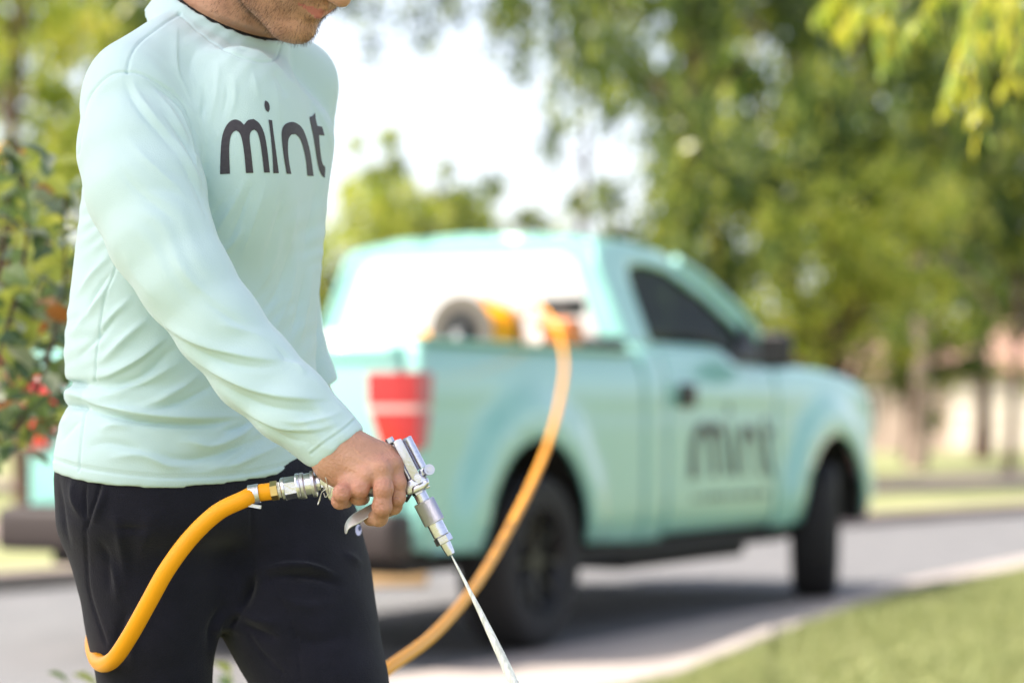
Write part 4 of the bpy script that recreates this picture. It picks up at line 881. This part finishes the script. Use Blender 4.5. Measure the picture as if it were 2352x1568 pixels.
def lhand_sdf(p):
    d = cap(p, PA(690, 850, 2.97), PA(722, 915, 2.96), .026, .024); c0 = PA(722, 955, 2.95)
    d = smin(d, ell(p, c0, (.022, .034, .030)), .012)
    for k in range(4):
        b = PA(708+k*9, 975, 2.925+k*.017); m_ = PA(722+k*5, 1003, 2.925+k*.017); e = PA(708+k*4, 1015, 2.945+k*.014)
        d = smin(d, chain(p, [b, m_, e], [.0095, .0085, .0075], .003), .004)
    d = smin(d, chain(p, [PA(712, 940, 2.93), PA(728, 965, 2.905), PA(722, 990, 2.905)], [.011, .010, .008], .004), .006); return d
parts_ = []
V1, Q1 = sdf_polys(lambda p: upper_sdf(p), (-.56, 2.52, 1.0), (-.10, 3.08, 1.80), .0042)
V1 = relax(V1, Q1, 1); parts_.append((V1, Q1))
V2, Q2 = sdf_polys(hand_sdf, (-.30, 2.47, .86), (-.02, 2.65, 1.10), .00125)
V2 = relax(V2, Q2, 2); N2 = normals(V2, Q2)
crease = []
for k, idx in (('middle', 2), ('index', 2), ('pinky', 1), ('ring', 1)):
    x, y, Y, r = fing[k][idx]
    for o_ in (-22, 0, 22): crease.append(([z5(x-80, y+o_+12), z5(x, y+o_-8), z5(x+80, y+o_+12)], 1.8, -1.1))
    x, y, Y, r = fing[k][0]
crease += [([z5(1000, 470), z5(1060, 500), z5(1130, 590)], 2, -.8), ([z5(1040, 430), z5(1110, 500), z5(1170, 600)], 2, -.6), ([z5(1120, 180), z5(1250, 260), z5(1420, 200)], 5, .5), ([z5(1340, 60), z5(1420, 180), z5(1520, 260)], 2.2, .9), ([z5(1420, 180), z5(1440, 260), z5(1500, 330)], 2, .7), ([z5(1600, 560), z5(1640, 640), z5(1650, 760)], 2, -.5), ([z5(1830, 480), z5(1838, 600), z5(1840, 760), z5(1835, 860)], 2.5, -1.6)]
V2 = folds(V2, N2, crease); rnd = np.sin(V2[:, 0]*900)*np.sin(V2[:, 2]*1100+V2[:, 1]*700)*.00010; V2 = V2+N2*rnd[:, None].astype(np.float32); parts_.append((V2, Q2))
parts_.append(sdf_polys(lhand_sdf, (-.30, 2.85, .96), (-.18, 3.05, 1.14), .0022))
# lower body under the clothes, legs down to the ankles
parts_.append(sdf_polys(lambda p: np.minimum(chain(p, [PA(x, y, Y) for x, y, Y, r in LEGR], [r/FPX*Y*.62 for x, y, Y, r in LEGR]), chain(p, [PA(x, y, Y) for x, y, Y, r in LEGL], [r/FPX*Y*.62 for x, y, Y, r in LEGL])), (-.60, 2.56, .04), (-.06, 3.08, 1.06), .012))
n = 0; VV = []; QQ = []
for v, q_ in parts_: VV.append(v); QQ.append(q_+n); n += len(v)
LV = (V1-HC)@HR; lipv = (LV[:, 0] > .080) & (np.abs(LV[:, 1]) < .027) & (LV[:, 2] > -.0660+.3*np.abs(LV[:, 1])) & (LV[:, 2] < -.0455-.25*np.abs(LV[:, 1])); lipf = np.zeros(sum(len(q_) for q_ in QQ), np.int32); lipf[:len(Q1)] = lipv[Q1].all(1)
body_me = np_mesh('body', np.concatenate(VV), np.concatenate(QQ)); body_me.materials.append(MS['skin']); body_me.materials.append(MS['lips']); body_me.polygons.foreach_set('material_index', lipf)
tone = np.zeros(n, np.float32); a0 = len(V1); VH = V2
for k_, js in fing.items():
    for (x, y, Y, r), wgt_ in zip(js[:3], (1, .9, .6)): tone[a0:a0+len(VH)] = np.maximum(tone[a0:a0+len(VH)], wgt_*np.exp(-(((VH-hp(x, y, Y))**2).sum(1)/.0105**2)))
LV = (V1-HC)@HR; tone[:a0] = np.maximum(0, .7*np.exp(-((LV[:, 0]-.06)**2+(np.abs(LV[:, 1])-.035)**2+(LV[:, 2]+.03)**2)/.02**2))
at_ = body_me.attributes.new('tone', 'FLOAT', 'POINT'); at_.data.foreach_set('value', tone)
body = link('body', body_me, None, person)
head_bvh = BVHTree.FromPolygons(V1.tolist(), Q1.tolist())
for v in (1,):
    ed = MB()
for s in (-1, 1):
    e_ = bmesh.new(); bmesh.ops.create_uvsphere(e_, u_segments=16, v_segments=10, radius=.0115); me = bpy.data.meshes.new('eye'); e_.to_mesh(me); e_.free(); me.transform(Matrix.Translation(Vector(H(.078, .031*s, .020)))); link('eye', me, MS['eye'], person)
# lips, drawn as their own skin tone, laid on the mouth
LOC1 = (V1-HC)@HR
# beard and moustache: short hairs rooted in the skin
N1 = normals(V1, Q1); cen = V1[Q1].mean(1); cl = (cen-HC)@HR; cn = N1[Q1].mean(1)
f_, l_, u_ = cl[:, 0], np.abs(cl[:, 1]), cl[:, 2]
jaw = np.exp(-((u_+.088)/.020)**2)*(f_ > -.01)*(u_ > -.125)
jaw = np.maximum(jaw, .75*((f_ > .0) & (f_ < .075) & (u_ < -.045-.35*(f_-.03)) & (u_ > -.125) & (l_ > .022)))
mous = 1.0*((f_ > .070) & (u_ > -.046) & (u_ < -.034) & (l_ < .028)); soul = 1.0*((f_ > .08) & (u_ < -.068) & (u_ > -.080) & (l_ < .011))
corner = .9*((f_ > .055) & (u_ < -.036) & (u_ > -.085) & (l_ > .023) & (l_ < .036)); side_b = .45*((f_ > -.02) & (f_ < .03) & (u_ < .0) & (l_ > .045))
wgt = np.clip(np.maximum.reduce([jaw, mous*1.1, soul*1.3, corner, side_b]), 0, 1)*(u_ > -.135)
area = wgt.copy(); area[(f_ < -.03)] = 0
pr = area/area.sum(); rsn = np.random.RandomState(2); ids = rsn.choice(len(pr), 15000, p=pr); pos = cen[ids]+rsn.randn(len(ids), 3)*.0016
nn = cn[ids]; dirs = nn*.55+(-E3)*.75+rsn.randn(len(ids), 3)*.28; dirs /= np.linalg.norm(dirs, axis=1)[:, None]; ln = (.0035+.0035*rsn.rand(len(ids)))[:, None]
sd = np.cross(dirs, rsn.randn(len(ids), 3)); sd /= np.linalg.norm(sd, axis=1)[:, None]; wdt = .00016
root_ = pos-nn*.0018; HV = np.stack([root_-sd*wdt, root_+sd*wdt, root_+dirs*ln+nn*.001], 1).reshape(-1, 3)
b_ = link('beard', np_mesh('beard', HV, np.arange(len(HV)).reshape(-1, 3)), MS['beard'], person, False); b_['kind'] = 'stuff'
# hair cap
hv = (f_ < .055) & (u_ > -.02+.9*np.clip(f_+.02, 0, .1)) & (cen[:, 2] > 1.5)
ids = rsn.choice(np.nonzero(hv)[0], 26000); pos = cen[ids]+rsn.randn(len(ids), 3)*.002; nn = cn[ids]; dirs = nn*.5+E1*.25-E3*.2+rsn.randn(len(ids), 3)*.3; dirs /= np.linalg.norm(dirs, axis=1)[:, None]; ln = (.012+.014*rsn.rand(len(ids)))[:, None]
sd = np.cross(dirs, rsn.randn(len(ids), 3)); sd /= np.linalg.norm(sd, axis=1)[:, None]; HV = np.stack([pos-sd*.0008, pos+sd*.0008, pos+dirs*ln], 1).reshape(-1, 3)
h_ = link('hair', np_mesh('hair', HV, np.arange(len(HV)).reshape(-1, 3)), MS['hair'], person, False); h_['kind'] = 'stuff'
# undershirt collar and shoes
mb = MB(); na = Vector(neck_axis); qa = na.orthogonal().normalized(); qb = na.cross(qa)
mb.tube([Vector(NECKC)-na*.003+(qa*math.cos(a)+qb*math.sin(a))*.0668 for a in [2*math.pi*i/40 for i in range(41)]], .004, 8, False); mb.build('undershirt', MS['under'], person)
for (x, y, Y, r), dx in ((LEGR[-1], .05), (LEGL[-1], .07)):
    a = PA(x, y, Y); a[2] = .06
    V, Q = sdf_polys(lambda p: smax(smin(cap(p, a, a+A3((0, 0, .06)), .045, .045), cap(p, a+A3((.0, 0, -.01)), a+A3((.145, -.09, -.018)), .046, .040), .03), .025-p[:, 2], .01), a-A3((.1, .2, .06)), a+A3((.25, .1, .14)), .006)
    link('shoe', np_mesh('shoe', V, Q), MS['shoe'], person)
    mb = MB(); mb.tube([a+A3((-.02, .012, -.048)), a+A3((.15, -.093, -.048))], .05, 12); o = mb.build('sole', MS['sole'], person); 
    for vv in o.data.vertices: vv.co.z = max(vv.co.z, -.018) if vv.co.z < .0 else min(vv.co.z, .012)
# ================================================================ spray gun, coupling, hose, jet
MG = dict(metal=mat('nickel', (.62, .62, .70), .26, metal=1, var=(.68, .68, .75), vscale=60, bump=.05, bscale=200), satin=mat('satin_steel', (.60, .60, .67), .36, metal=1, bump=.1, bscale=400),
 brass=mat('brass', (.62, .46, .2), .3, metal=1), tape=mat('thread_tape', (.82, .8, .74), .8, bump=.5, bscale=500), blk=mat('dark_rubber', (.01, .01, .012), .5), wire=mat('wire', (.6, .6, .6), .3, metal=1))
GY = 2.575
gun = empty('spray_gun', PA(*z2(740, 500), GY), 'chrome trigger spray gun held in the right hand of the man, spraying a jet', 'spray gun')
def g2(x, y, dy=0): return Vector(PA(*z2(x, y), GY+dy))
def g5(x, y, dy=0): return Vector(PA(*z5(x, y), GY+dy))
PXM = GY/FPX*.57422/1.568      # metres per crop pixel along the gun
ax = (g2(965, 975)-g2(615, 250)).normalized(); sd_ = Vector((0, 1, 0)).cross(ax).normalized()
G0 = g2(775, 632); GE = g2(845, 768); gax = (GE-G0).normalized()
def turned(stations, m, name, par=gun, n=36, ax_=None, c0=None, hexn=None):
    """stations (distance along axis in mm, radius mm) turned round the axis"""
    a = ax_ or gax; c = c0 or G0; mb = MB(); q = Vector((0, 1, 0)); q = (q-a*q.dot(a)).normalized(); b = a.cross(q); nn = hexn or n; V = []; F = []
    for d, r in stations:
        for k in range(nn):
            an = 2*math.pi*(k+.5)/nn; V.append(c+a*d*.001+(q*math.cos(an)+b*math.sin(an))*r*.001)
    for i in range(len(stations)-1):
        for k in range(nn): F.append((i*nn+k, i*nn+(k+1) % nn, (i+1)*nn+(k+1) % nn, (i+1)*nn+k))
    F.append(tuple(range(nn-1, -1, -1))); F.append(tuple((len(stations)-1)*nn+k for k in range(nn)))
    me = mesh(name, V, F); bm = bmesh.new(); bm.from_mesh(me); bmesh.ops.recalc_face_normals(bm, faces=bm.faces[:]); bm.to_mesh(me); bm.free()
    return link(name, me, m, par, True, True, 30)
mm = lambda px: px*PXM*1000
Ls = mm(math.dist((775, 632), (845, 768)))
# knurled sleeve with diamond relief
V = []; F = []; NK, NL = 72, 40; q = Vector((0, 1, 0)); q = (q-gax*q.dot(gax)).normalized(); b = gax.cross(q); R0 = mm(68)*.001
for i in range(NL+1):
    for k in range(NK):
        edge = 1 if 1 < i < NL-1 else 0; rr = R0-(.0003 if not edge else 0)-.00042*edge*((i+k) % 2) - (.0006 if i in (0, NL) else 0)
        a = 2*math.pi*k/NK; V.append(G0+gax*(Ls*.001*i/NL)+(q*math.cos(a)+b*math.sin(a))*rr)
for i in range(NL):
    for k in range(NK): F.append((i*NK+k, i*NK+(k+1) % NK, (i+1)*NK+(k+1) % NK, (i+1)*NK+k))
F += [tuple(range(NK-1, -1, -1)), tuple(NL*NK+k for k in range(NK))]
link('knurled_sleeve', mesh('knurled_sleeve', V, F), MG['satin'], gun, False)
def dist_along(x, y): return (g2(x, y)-G0).dot(gax)*1000
turned([(-mm(52), mm(42)), (0, mm(42))], MG['metal'], 'stem')
turned([(-mm(78), mm(30)), (-mm(76), mm(46)), (-mm(54), mm(46)), (-mm(52), mm(30))], MG['metal'], 'collar_nut', hexn=6)
turned([(Ls, mm(52)), (Ls+mm(88), mm(52)), (Ls+mm(92), mm(49))], MG['metal'], 'smooth_barrel')
turned([(Ls+mm(92), mm(44)), (Ls+mm(95), mm(58)), (Ls+mm(138), mm(58)), (Ls+mm(142), mm(50))], MG['metal'], 'hex_nut', hexn=6)
turned([(Ls+mm(140), mm(36)), (Ls+mm(190), mm(32)), (Ls+mm(222), mm(27)), (Ls+mm(228), mm(18)), (Ls+mm(226), mm(6))], MG['metal'], 'nozzle', n=12)
# body block
mb = MB()
def slab(mb, pts, y0, y1, conv=g2):
    P = smoothpoly(pts, 2); n = len(P); V = [conv(x, y, y0) for x, y in P]+[conv(x, y, y1) for x, y in P]
    F = [tuple(range(n-1, -1, -1)), tuple(range(n, 2*n))]+[(i, (i+1) % n, n+(i+1) % n, n+i) for i in range(n)]; mb.add(V, F)
def slab_obj(name, pts, y0, y1, m, par=gun, bev=.0012, conv=g2):
    P = pts; n = len(P); V = [conv(x, y, y0) for x, y in P]+[conv(x, y, y1) for x, y in P]
    F = [tuple(range(n-1, -1, -1)), tuple(range(n, 2*n))]+[(i, (i+1) % n, n+(i+1) % n, n+i) for i in range(n)]
    me = mesh(name, V, F); bm = bmesh.new(); bm.from_mesh(me); bmesh.ops.recalc_face_normals(bm, faces=bm.faces[:])
    bmesh.ops.bevel(bm, geom=[e for e in bm.edges if e.calc_face_angle(0) > .3], offset=bev, segments=3, profile=.5, affect='EDGES'); bm.to_mesh(me); bm.free()
    return link(name, me, m, par, True, True, 50)
slab_obj('gun_body', [(652, 512), (690, 492), (745, 470), (795, 478), (814, 512), (800, 540), (740, 575), (690, 596), (664, 598), (645, 560)], -.011, .013, MG['metal'], bev=.003)
slab_obj('body_shoulder', [(700, 545), (800, 495), (812, 520), (780, 558), (705, 592)], -.0135, .0135, MG['metal'], bev=.0025)
# two cylinders of the barrel behind the yoke
turned([(-mm(400), mm(30)), (-mm(395), mm(37)), (-mm(150), mm(37))], MG['metal'], 'valve_barrel', c0=G0+(g2(640, 400)-G0)-gax*((g2(640, 400)-G0).dot(gax)))
turned([(-mm(405), mm(22)), (-mm(400), mm(33)), (-mm(190), mm(33))], MG['metal'], 'rear_barrel', c0=G0+(g2(725, 350, .008)-G0)-gax*((g2(725, 350, .008)-G0).dot(gax)))
slab_obj('yoke', [(583, 264), (600, 250), (632, 240), (642, 252), (757, 478), (760, 494), (742, 508), (718, 508), (700, 494)], -.0165, -.0145, MG['satin'], bev=.0006)
slab_obj('yoke', [(583, 264), (600, 250), (632, 240), (642, 252), (757, 478), (760, 494), (742, 508), (718, 508), (700, 494)], .0145, .0165, MG['satin'], bev=.0006)
slab_obj('yoke_bridge', [(583, 264), (600, 250), (632, 240), (642, 252), (646, 262), (592, 284)], -.0145, .0145, MG['satin'], bev=.0006)
def pin(c, r, l0, l1, name, m=MG['metal'], par=gun, hexn=None, ax_=None):
    return turned([(l0*1000, r*850), (l0*1000+.6, r*1000), (l1*1000, r*1000)], m, name, par, 24, ax_ or Vector((0, 1, 0)), c, hexn) if False else None
mb = MB(); mb.tube([g2(738, 487, -.0195), g2(738, 487, .018)], .0040, 20); mb.build('rivet', MG['metal'], gun)
slab_obj('pivot_ear', [(742, 440), (790, 415), (800, 450), (765, 482), (752, 470)], -.006, .006, MG['metal'])
mb = MB(); mb.tube([g2(782, 450, .004), g2(808, 436, -.013)], .0046, 24); mb.tube([g2(808, 436, -.0128), g2(812, 434, -.0155)], .0058, 24); mb.build('pivot_bolt', MG['satin'], gun)
mb = MB(); mb.tube([g2(811.5, 434.5, -.0152), g2(813, 434, -.0168)], .0030, 16); mb.build('bolt_tip', MG['satin'], gun)
turned([(-mm(452), mm(22)), (-mm(449), mm(27)), (-mm(418), mm(27)), (-mm(414), mm(20))], MG['satin'], 'top_bolt', hexn=6, c0=G0+(g2(562, 250)-G0)-gax*((g2(562, 250)-G0).dot(gax)))
turned([(-mm(418), mm(16)), (-mm(370), mm(16))], MG['blk'], 'valve_spring', c0=G0+(g2(572, 280)-G0)-gax*((g2(572, 280)-G0).dot(gax)))
mb = MB(); mb.tube([g2(535, 295), g2(600, 270)], .0035, 12); mb.tube([g2(545, 312), g2(606, 286)], .0030, 12); mb.build('spring_rod', MG['blk'], gun)
slab_obj('side_port', [(785, 540), (812, 528), (816, 545), (792, 560)], -.004, .006, MG['metal'])
mb = MB(); mb.tube([g2(672, 600, -.004), g2(690, 612, -.004)], .006, 12); mb.build('stop_pad', MG['blk'], gun)
# grip running through the fist to the swivel at the heel of the hand
mb = MB(); mb.tube(catmull([g5(1110, 620, .000), g5(1250, 640, .004), g5(1500, 640, .008), g5(1750, 640, .010), g5(1990, 600, .004)], 5), [.0085]*21, 18, sq=1.1); mb.build('grip', MG['satin'], gun)
mb = MB(); mb.tube(catmull([g5(1000, 520, -.002), g5(1050, 560, -.004), g5(1100, 640, -.006), g5(1115, 740, -.004), g5(1120, 770, 0)], 5), [.0125-.0003*i for i in range(21)], 18, sq=.7); mb.build('grip_end', MG['metal'], gun)
# trigger lever: curved channel
top = catmull([g5(1750, 770), g5(1600, 822), g5(1490, 880), g5(1380, 938), g5(1295, 1010), g5(1252, 1090), g5(1252, 1190)], 6); bot = catmull([g5(1760, 900), g5(1640, 950), g5(1535, 1010), g5(1430, 1072), g5(1340, 1118), g5(1302, 1150), g5(1280, 1202)], 6)
V = []; F = []; n = len(top)
prof = lambda i: [(top[i], .002), (top[i]+(bot[i]-top[i])*.04, -.004), (top[i]+(bot[i]-top[i])*.5, -.0115), (top[i]+(bot[i]-top[i])*.94, -.0160), (bot[i], -.008), (bot[i]+(top[i]-bot[i])*.15, .008), (top[i]+(bot[i]-top[i])*.15, .008)]
for i in range(n):
    for p_, dy in prof(i): V.append(p_+Vector((0, dy, 0)))
for i in range(n-1):
    for k in range(7): F.append((i*7+k, i*7+(k+1) % 7, (i+1)*7+(k+1) % 7, (i+1)*7+k))
F += [tuple(range(6, -1, -1)), tuple((n-1)*7+k for k in range(7))]
me = mesh('trigger', V, F); bm = bmesh.new(); bm.from_mesh(me); bmesh.ops.recalc_face_normals(bm, faces=bm.faces[:]); bm.to_mesh(me); bm.free(); trg = link('trigger', me, mat('cast_alloy', (.78, .77, .79), .42, metal=.7), gun, True, True, 35); md = trg.modifiers.new('b', 'BEVEL'); md.width = .0008; md.segments = 2; md.limit_method = 'ANGLE'
# coupling between hose and gun
cax = (g5(1000, 556)-g5(340, 668)).normalized(); CB = g5(340, 668); cl_ = lambda x: (x-340)/math.cos(math.atan2(112, 660))*(.57422/3.1357)*GY/FPX*1000
cr = lambda r: r*(.57422/3.1357)*GY/FPX*1000
def coup(name, st, m, hexn=None, n=40): return turned([(cl_(x), cr(r)) for x, r in st], m, name, coupling, n, cax, CB, hexn)
coupling = empty('hose_coupling', CB, 'steel quick coupling joining the orange hose to the spray gun', 'hose coupling')
coup('brass_fitting', [(318, 96), (326, 122), (410, 122), (416, 104)], MG['brass'], 6)
coup('thread_tape', [(405, 90), (420, 100), (435, 96), (450, 103), (466, 98), (480, 104), (495, 99), (510, 90)], MG['tape'])
coup('hex_body', [(440, 80), (455, 128), (470, 145), (500, 148)], MG['metal']); coup('hex_socket', [(500, 142), (505, 146), (655, 140), (660, 132)], MG['metal'], 6)
coup('knurled_ring', [(645, 140), (650, 165), (662, 170), (690, 166), (700, 158)], MG['metal']); coup('knurled_ring', [(700, 150), (706, 168), (740, 168), (752, 160), (758, 148)], MG['satin'])
coup('coupling_sleeve', [(756, 148), (835, 148)], MG['metal']); coup('knurled_ring', [(835, 150), (840, 168), (875, 168), (885, 160), (892, 140)], MG['satin'])
coup('coupling_neck', [(890, 105), (905, 112), (945, 112), (950, 100)], MG['metal']); coup('hex_end', [(950, 100), (955, 118), (1005, 118), (1012, 100)], MG['metal'], 6)
mb = MB(); mb.tube(catmull([g5(930, 440, -.014), g5(1000, 480, -.022), g5(1035, 600, -.020), g5(1040, 700, -.015), g5(1010, 745, -.012), g5(985, 690, -.012)], 5), .00055, 6)
mb.tube(catmull([g5(1020, 640, -.021), g5(960, 690, -.018), g5(940, 780, -.014), g5(915, 838, -.012), g5(930, 780, -.012), g5(960, 690, -.016)], 5), .0005, 6); mb.build('wire_loop', MG['wire'], coupling)
# hose: one line from the coupling round the man to the reel in the truck
HRAD = .0092
hpts = [CB-cax*.0012, CB-cax*.018, at(560, 1146, 2.57), at(500, 1176, 2.57), at(440, 1232, 2.57), at(385, 1305, 2.57), at(340, 1385, 2.58), at(298, 1460, 2.60), at(262, 1512, 2.63), at(234, 1524, 2.68), at(218, 1503, 2.76), at(214, 1468, 2.84), at(232, 1436, 2.95), at(300, 1470, 3.06), at(450, 1600, 3.12), at(620, 1690, 3.15), at(770, 1640, 3.2), at(880, 1543, 3.3), at(1000, 1452, 3.7), at(1100, 1332, 4.3), at(1170, 1212, 5.1), at(1225, 1102, 6.1), at(1262, 1010, 7.2), at(1286, 920, 8.6), at(1297, 840, 10.2), at(1288, 780, 11.1), at(1268, 735, 11.35), at(1245, 708, 11.5), at(1218, 700, 11.6), at(1195, 725, 11.65), Vector(rc)+TF*.02+Vector((.0, 0, .17))]
hose = MB().tube(catmull(hpts, 8), HRAD, 16).build('hose', MT['hose'], None)
tag(hose, 'orange rubber hose running from the spray gun up to the reel in the truck', 'hose')
cb = (g5(170, 700)-g5(300, 680)).normalized()
clamp = MB(); c0 = CB-cax*.0185; clamp.tube([c0-cax*.0065, c0+cax*.0045], HRAD+.0012, 28); clamp.box(c0+Vector((-.001, -.003, -.0125)), (.016, .007, .0035), Matrix.Rotation(math.radians(10), 3, 'Y')); cp = clamp.build('hose_clamp', MG['satin'], coupling)
# jet of liquid
wm = bpy.data.materials.new('spray_liquid'); wm.use_nodes = True; nn_ = wm.node_tree.nodes; ll = wm.node_tree.links; b0 = nn_['Principled BSDF']; b0.inputs['Base Color'].default_value = (.85, .87, .83, 1); b0.inputs['Roughness'].default_value = .3
tcn = nn_.new('ShaderNodeTexCoord'); mpn = nn_.new('ShaderNodeMapping'); mpn.inputs['Scale'].default_value = (260, 260, 8); no = nn_.new('ShaderNodeTexNoise'); no.inputs['Scale'].default_value = 1; rmp = nn_.new('ShaderNodeMapRange'); rmp.inputs[1].default_value = .35; rmp.inputs[2].default_value = .6; rmp.inputs[3].default_value = .6; rmp.inputs[4].default_value = .95
ll.new(tcn.outputs['Object'], mpn.inputs[0]); ll.new(mpn.outputs[0], no.inputs['Vector']); ll.new(no.outputs['Fac'], rmp.inputs[0]); ll.new(rmp.outputs[0], b0.inputs['Alpha'])
J0 = G0+gax*(Ls+mm(224))*.001; J1 = at(1192, 1568, 2.53); jd = (J1-J0); rs = random.Random(9); mb = MB()
jp = [J0+jd*(i*.2)+Vector((0, 0, -.012*(i*.2)**2)) for i in range(17)]
while jp[-1].z < .03: jp.pop()
mb.tube(jp, [.0008+.0044*min(1, .2*i)+.004*max(0, .2*i-1) for i in range(len(jp))], 14)
for k in range(8):
    an = 6.28*k/8; pts = [p+Vector((math.cos(an), .6*math.sin(an), .3*math.cos(an)))*(.0048*min(1.6, .2*i)) for i, p in enumerate(jp)]; mb.tube(pts[k % 3:], [.0005+.0009*min(1, .2*(i+k % 3)) for i in range(len(pts)-k % 3)], 6)
for k in range(0):
    off = Vector((.9+rs.random()*1.6, rs.gauss(0, .5), rs.random()*.5)); t0 = rs.uniform(.3, .7); a = J0+jd*t0; mb.tube([a+off*.003*t0, J0+jd*(t0+.25)+off*.005, J0+jd*(t0+.6)+off*.009], [.00005, .00011, .00007], 4)
j = mb.build('liquid_jet', wm, None); tag(j, 'thin white jet of liquid spraying down from the nozzle of the gun', 'liquid jet')

# ================================================================ rose bush at the left and low plants behind the man
RM = [leaf_mat('rose_%d' % i, [c, tuple(min(1, x*1.2) for x in c)], t, .28) for i, (c, t) in enumerate([((.06, .10, .045), .25), ((.12, .18, .06), .35), ((.24, .28, .07), .45), ((.26, .12, .04), .35), ((.22, .26, .18), .2)])]
RL = [leaf_mesh('rose_leaf', .048, .030, m, .15) for m in RM]
bush = empty('rose_bush', (-1.30, 4.1, .02), 'rose bush with dark glossy and young red leaves behind the back of the man', 'rose bush')
rs = random.Random(21); mb = MB(); nleaf = 0
canes = [[(-460, 1900), (-220, 1250), (-20, 850), (60, 560), (40, 330)], [(-460, 1900), (-200, 1200), (50, 960), (140, 700), (150, 450)], [(-460, 1900), (-250, 1100), (-30, 700), (20, 420), (5, 345)], [(-460, 1900), (-160, 1150), (70, 960), (60, 800), (100, 640)], [(-460, 1900), (-170, 1110), (100, 930), (160, 780), (165, 600)]]
for ci, cn_ in enumerate(canes):
    Yc = 4.0+ci*.12; pts = catmull([at(x, y, Yc+.05*k) for k, (x, y) in enumerate(cn_)], 8); mb.tube(pts, [.006-.00012*i for i in range(len(pts))], 6)
    for i in range(8, len(pts)):
        dens = 5 if 1035 > 970-(pts[i].z-CAMH)/Yc*FPX > 640 else 3
        for _ in range(dens):
            if nleaf > 290 or not -40 < 1176+pts[i].x/Yc*FPX < 230: break
            p = pts[i]+Vector((rs.gauss(0, .035), rs.gauss(0, .05), rs.gauss(0, .02))); ppy = 970-(p.z-CAMH)/p.y*FPX
            if ppy > 1045: continue
            r = rs.random(); me = RL[0] if r < .36 else RL[1] if r < .58 else RL[4] if r < .74 else RL[2] if r < .96 else RL[3]
            put_leaf(me, bush, p, (rs.gauss(0, 1), rs.gauss(0, 1)-.3, -.5+rs.gauss(0, .5)), rs.uniform(-1, 1), rs.uniform(.9, 1.45)); nleaf += 1
mb.build('stem', M['bark'], bush)
bm = bmesh.new(); bmesh.ops.create_uvsphere(bm, u_segments=14, v_segments=10, radius=.013); bmesh.ops.scale(bm, vec=(1, 1, 1.35), verts=bm.verts); me = bpy.data.meshes.new('bud'); bm.to_mesh(me); bm.free(); me.transform(Matrix.Translation(at(8, 350, 4.2))); link('bud', me, mat('rose_petal', (.7, .42, .06), .6), bush)
for i, (px, py, Y, r, lab) in enumerate([(540, 1545, 4.6, .09, 'low leafy plant seen between the legs of the man'), (255, 1575, 4.2, .07, 'low leafy plant beside the hose loop behind the man')]):
    c = at(px, py+55, Y); pl = empty('garden_plant', (c.x, c.y, .02), lab, 'plant'); mb = MB(); q_ = []
    for k in range(46):
        a = rs.uniform(0, 6.28); t = rs.random(); p = c+Vector((math.cos(a)*r*t, math.sin(a)*r*t*1.3, rs.uniform(-.2, .05)))
        if k < 9: mb.tube(catmull([(c.x, c.y, .02), (c+p)/2-Vector((0, 0, .15)), p], 4), .003, 5)
        put_leaf(RL[2] if k % 3 else RL[1], pl, p, (math.cos(a), math.sin(a), .7), rs.uniform(-.6, .6), rs.uniform(.8, 1.2))
    mb.build('stem', M['bark'], pl)
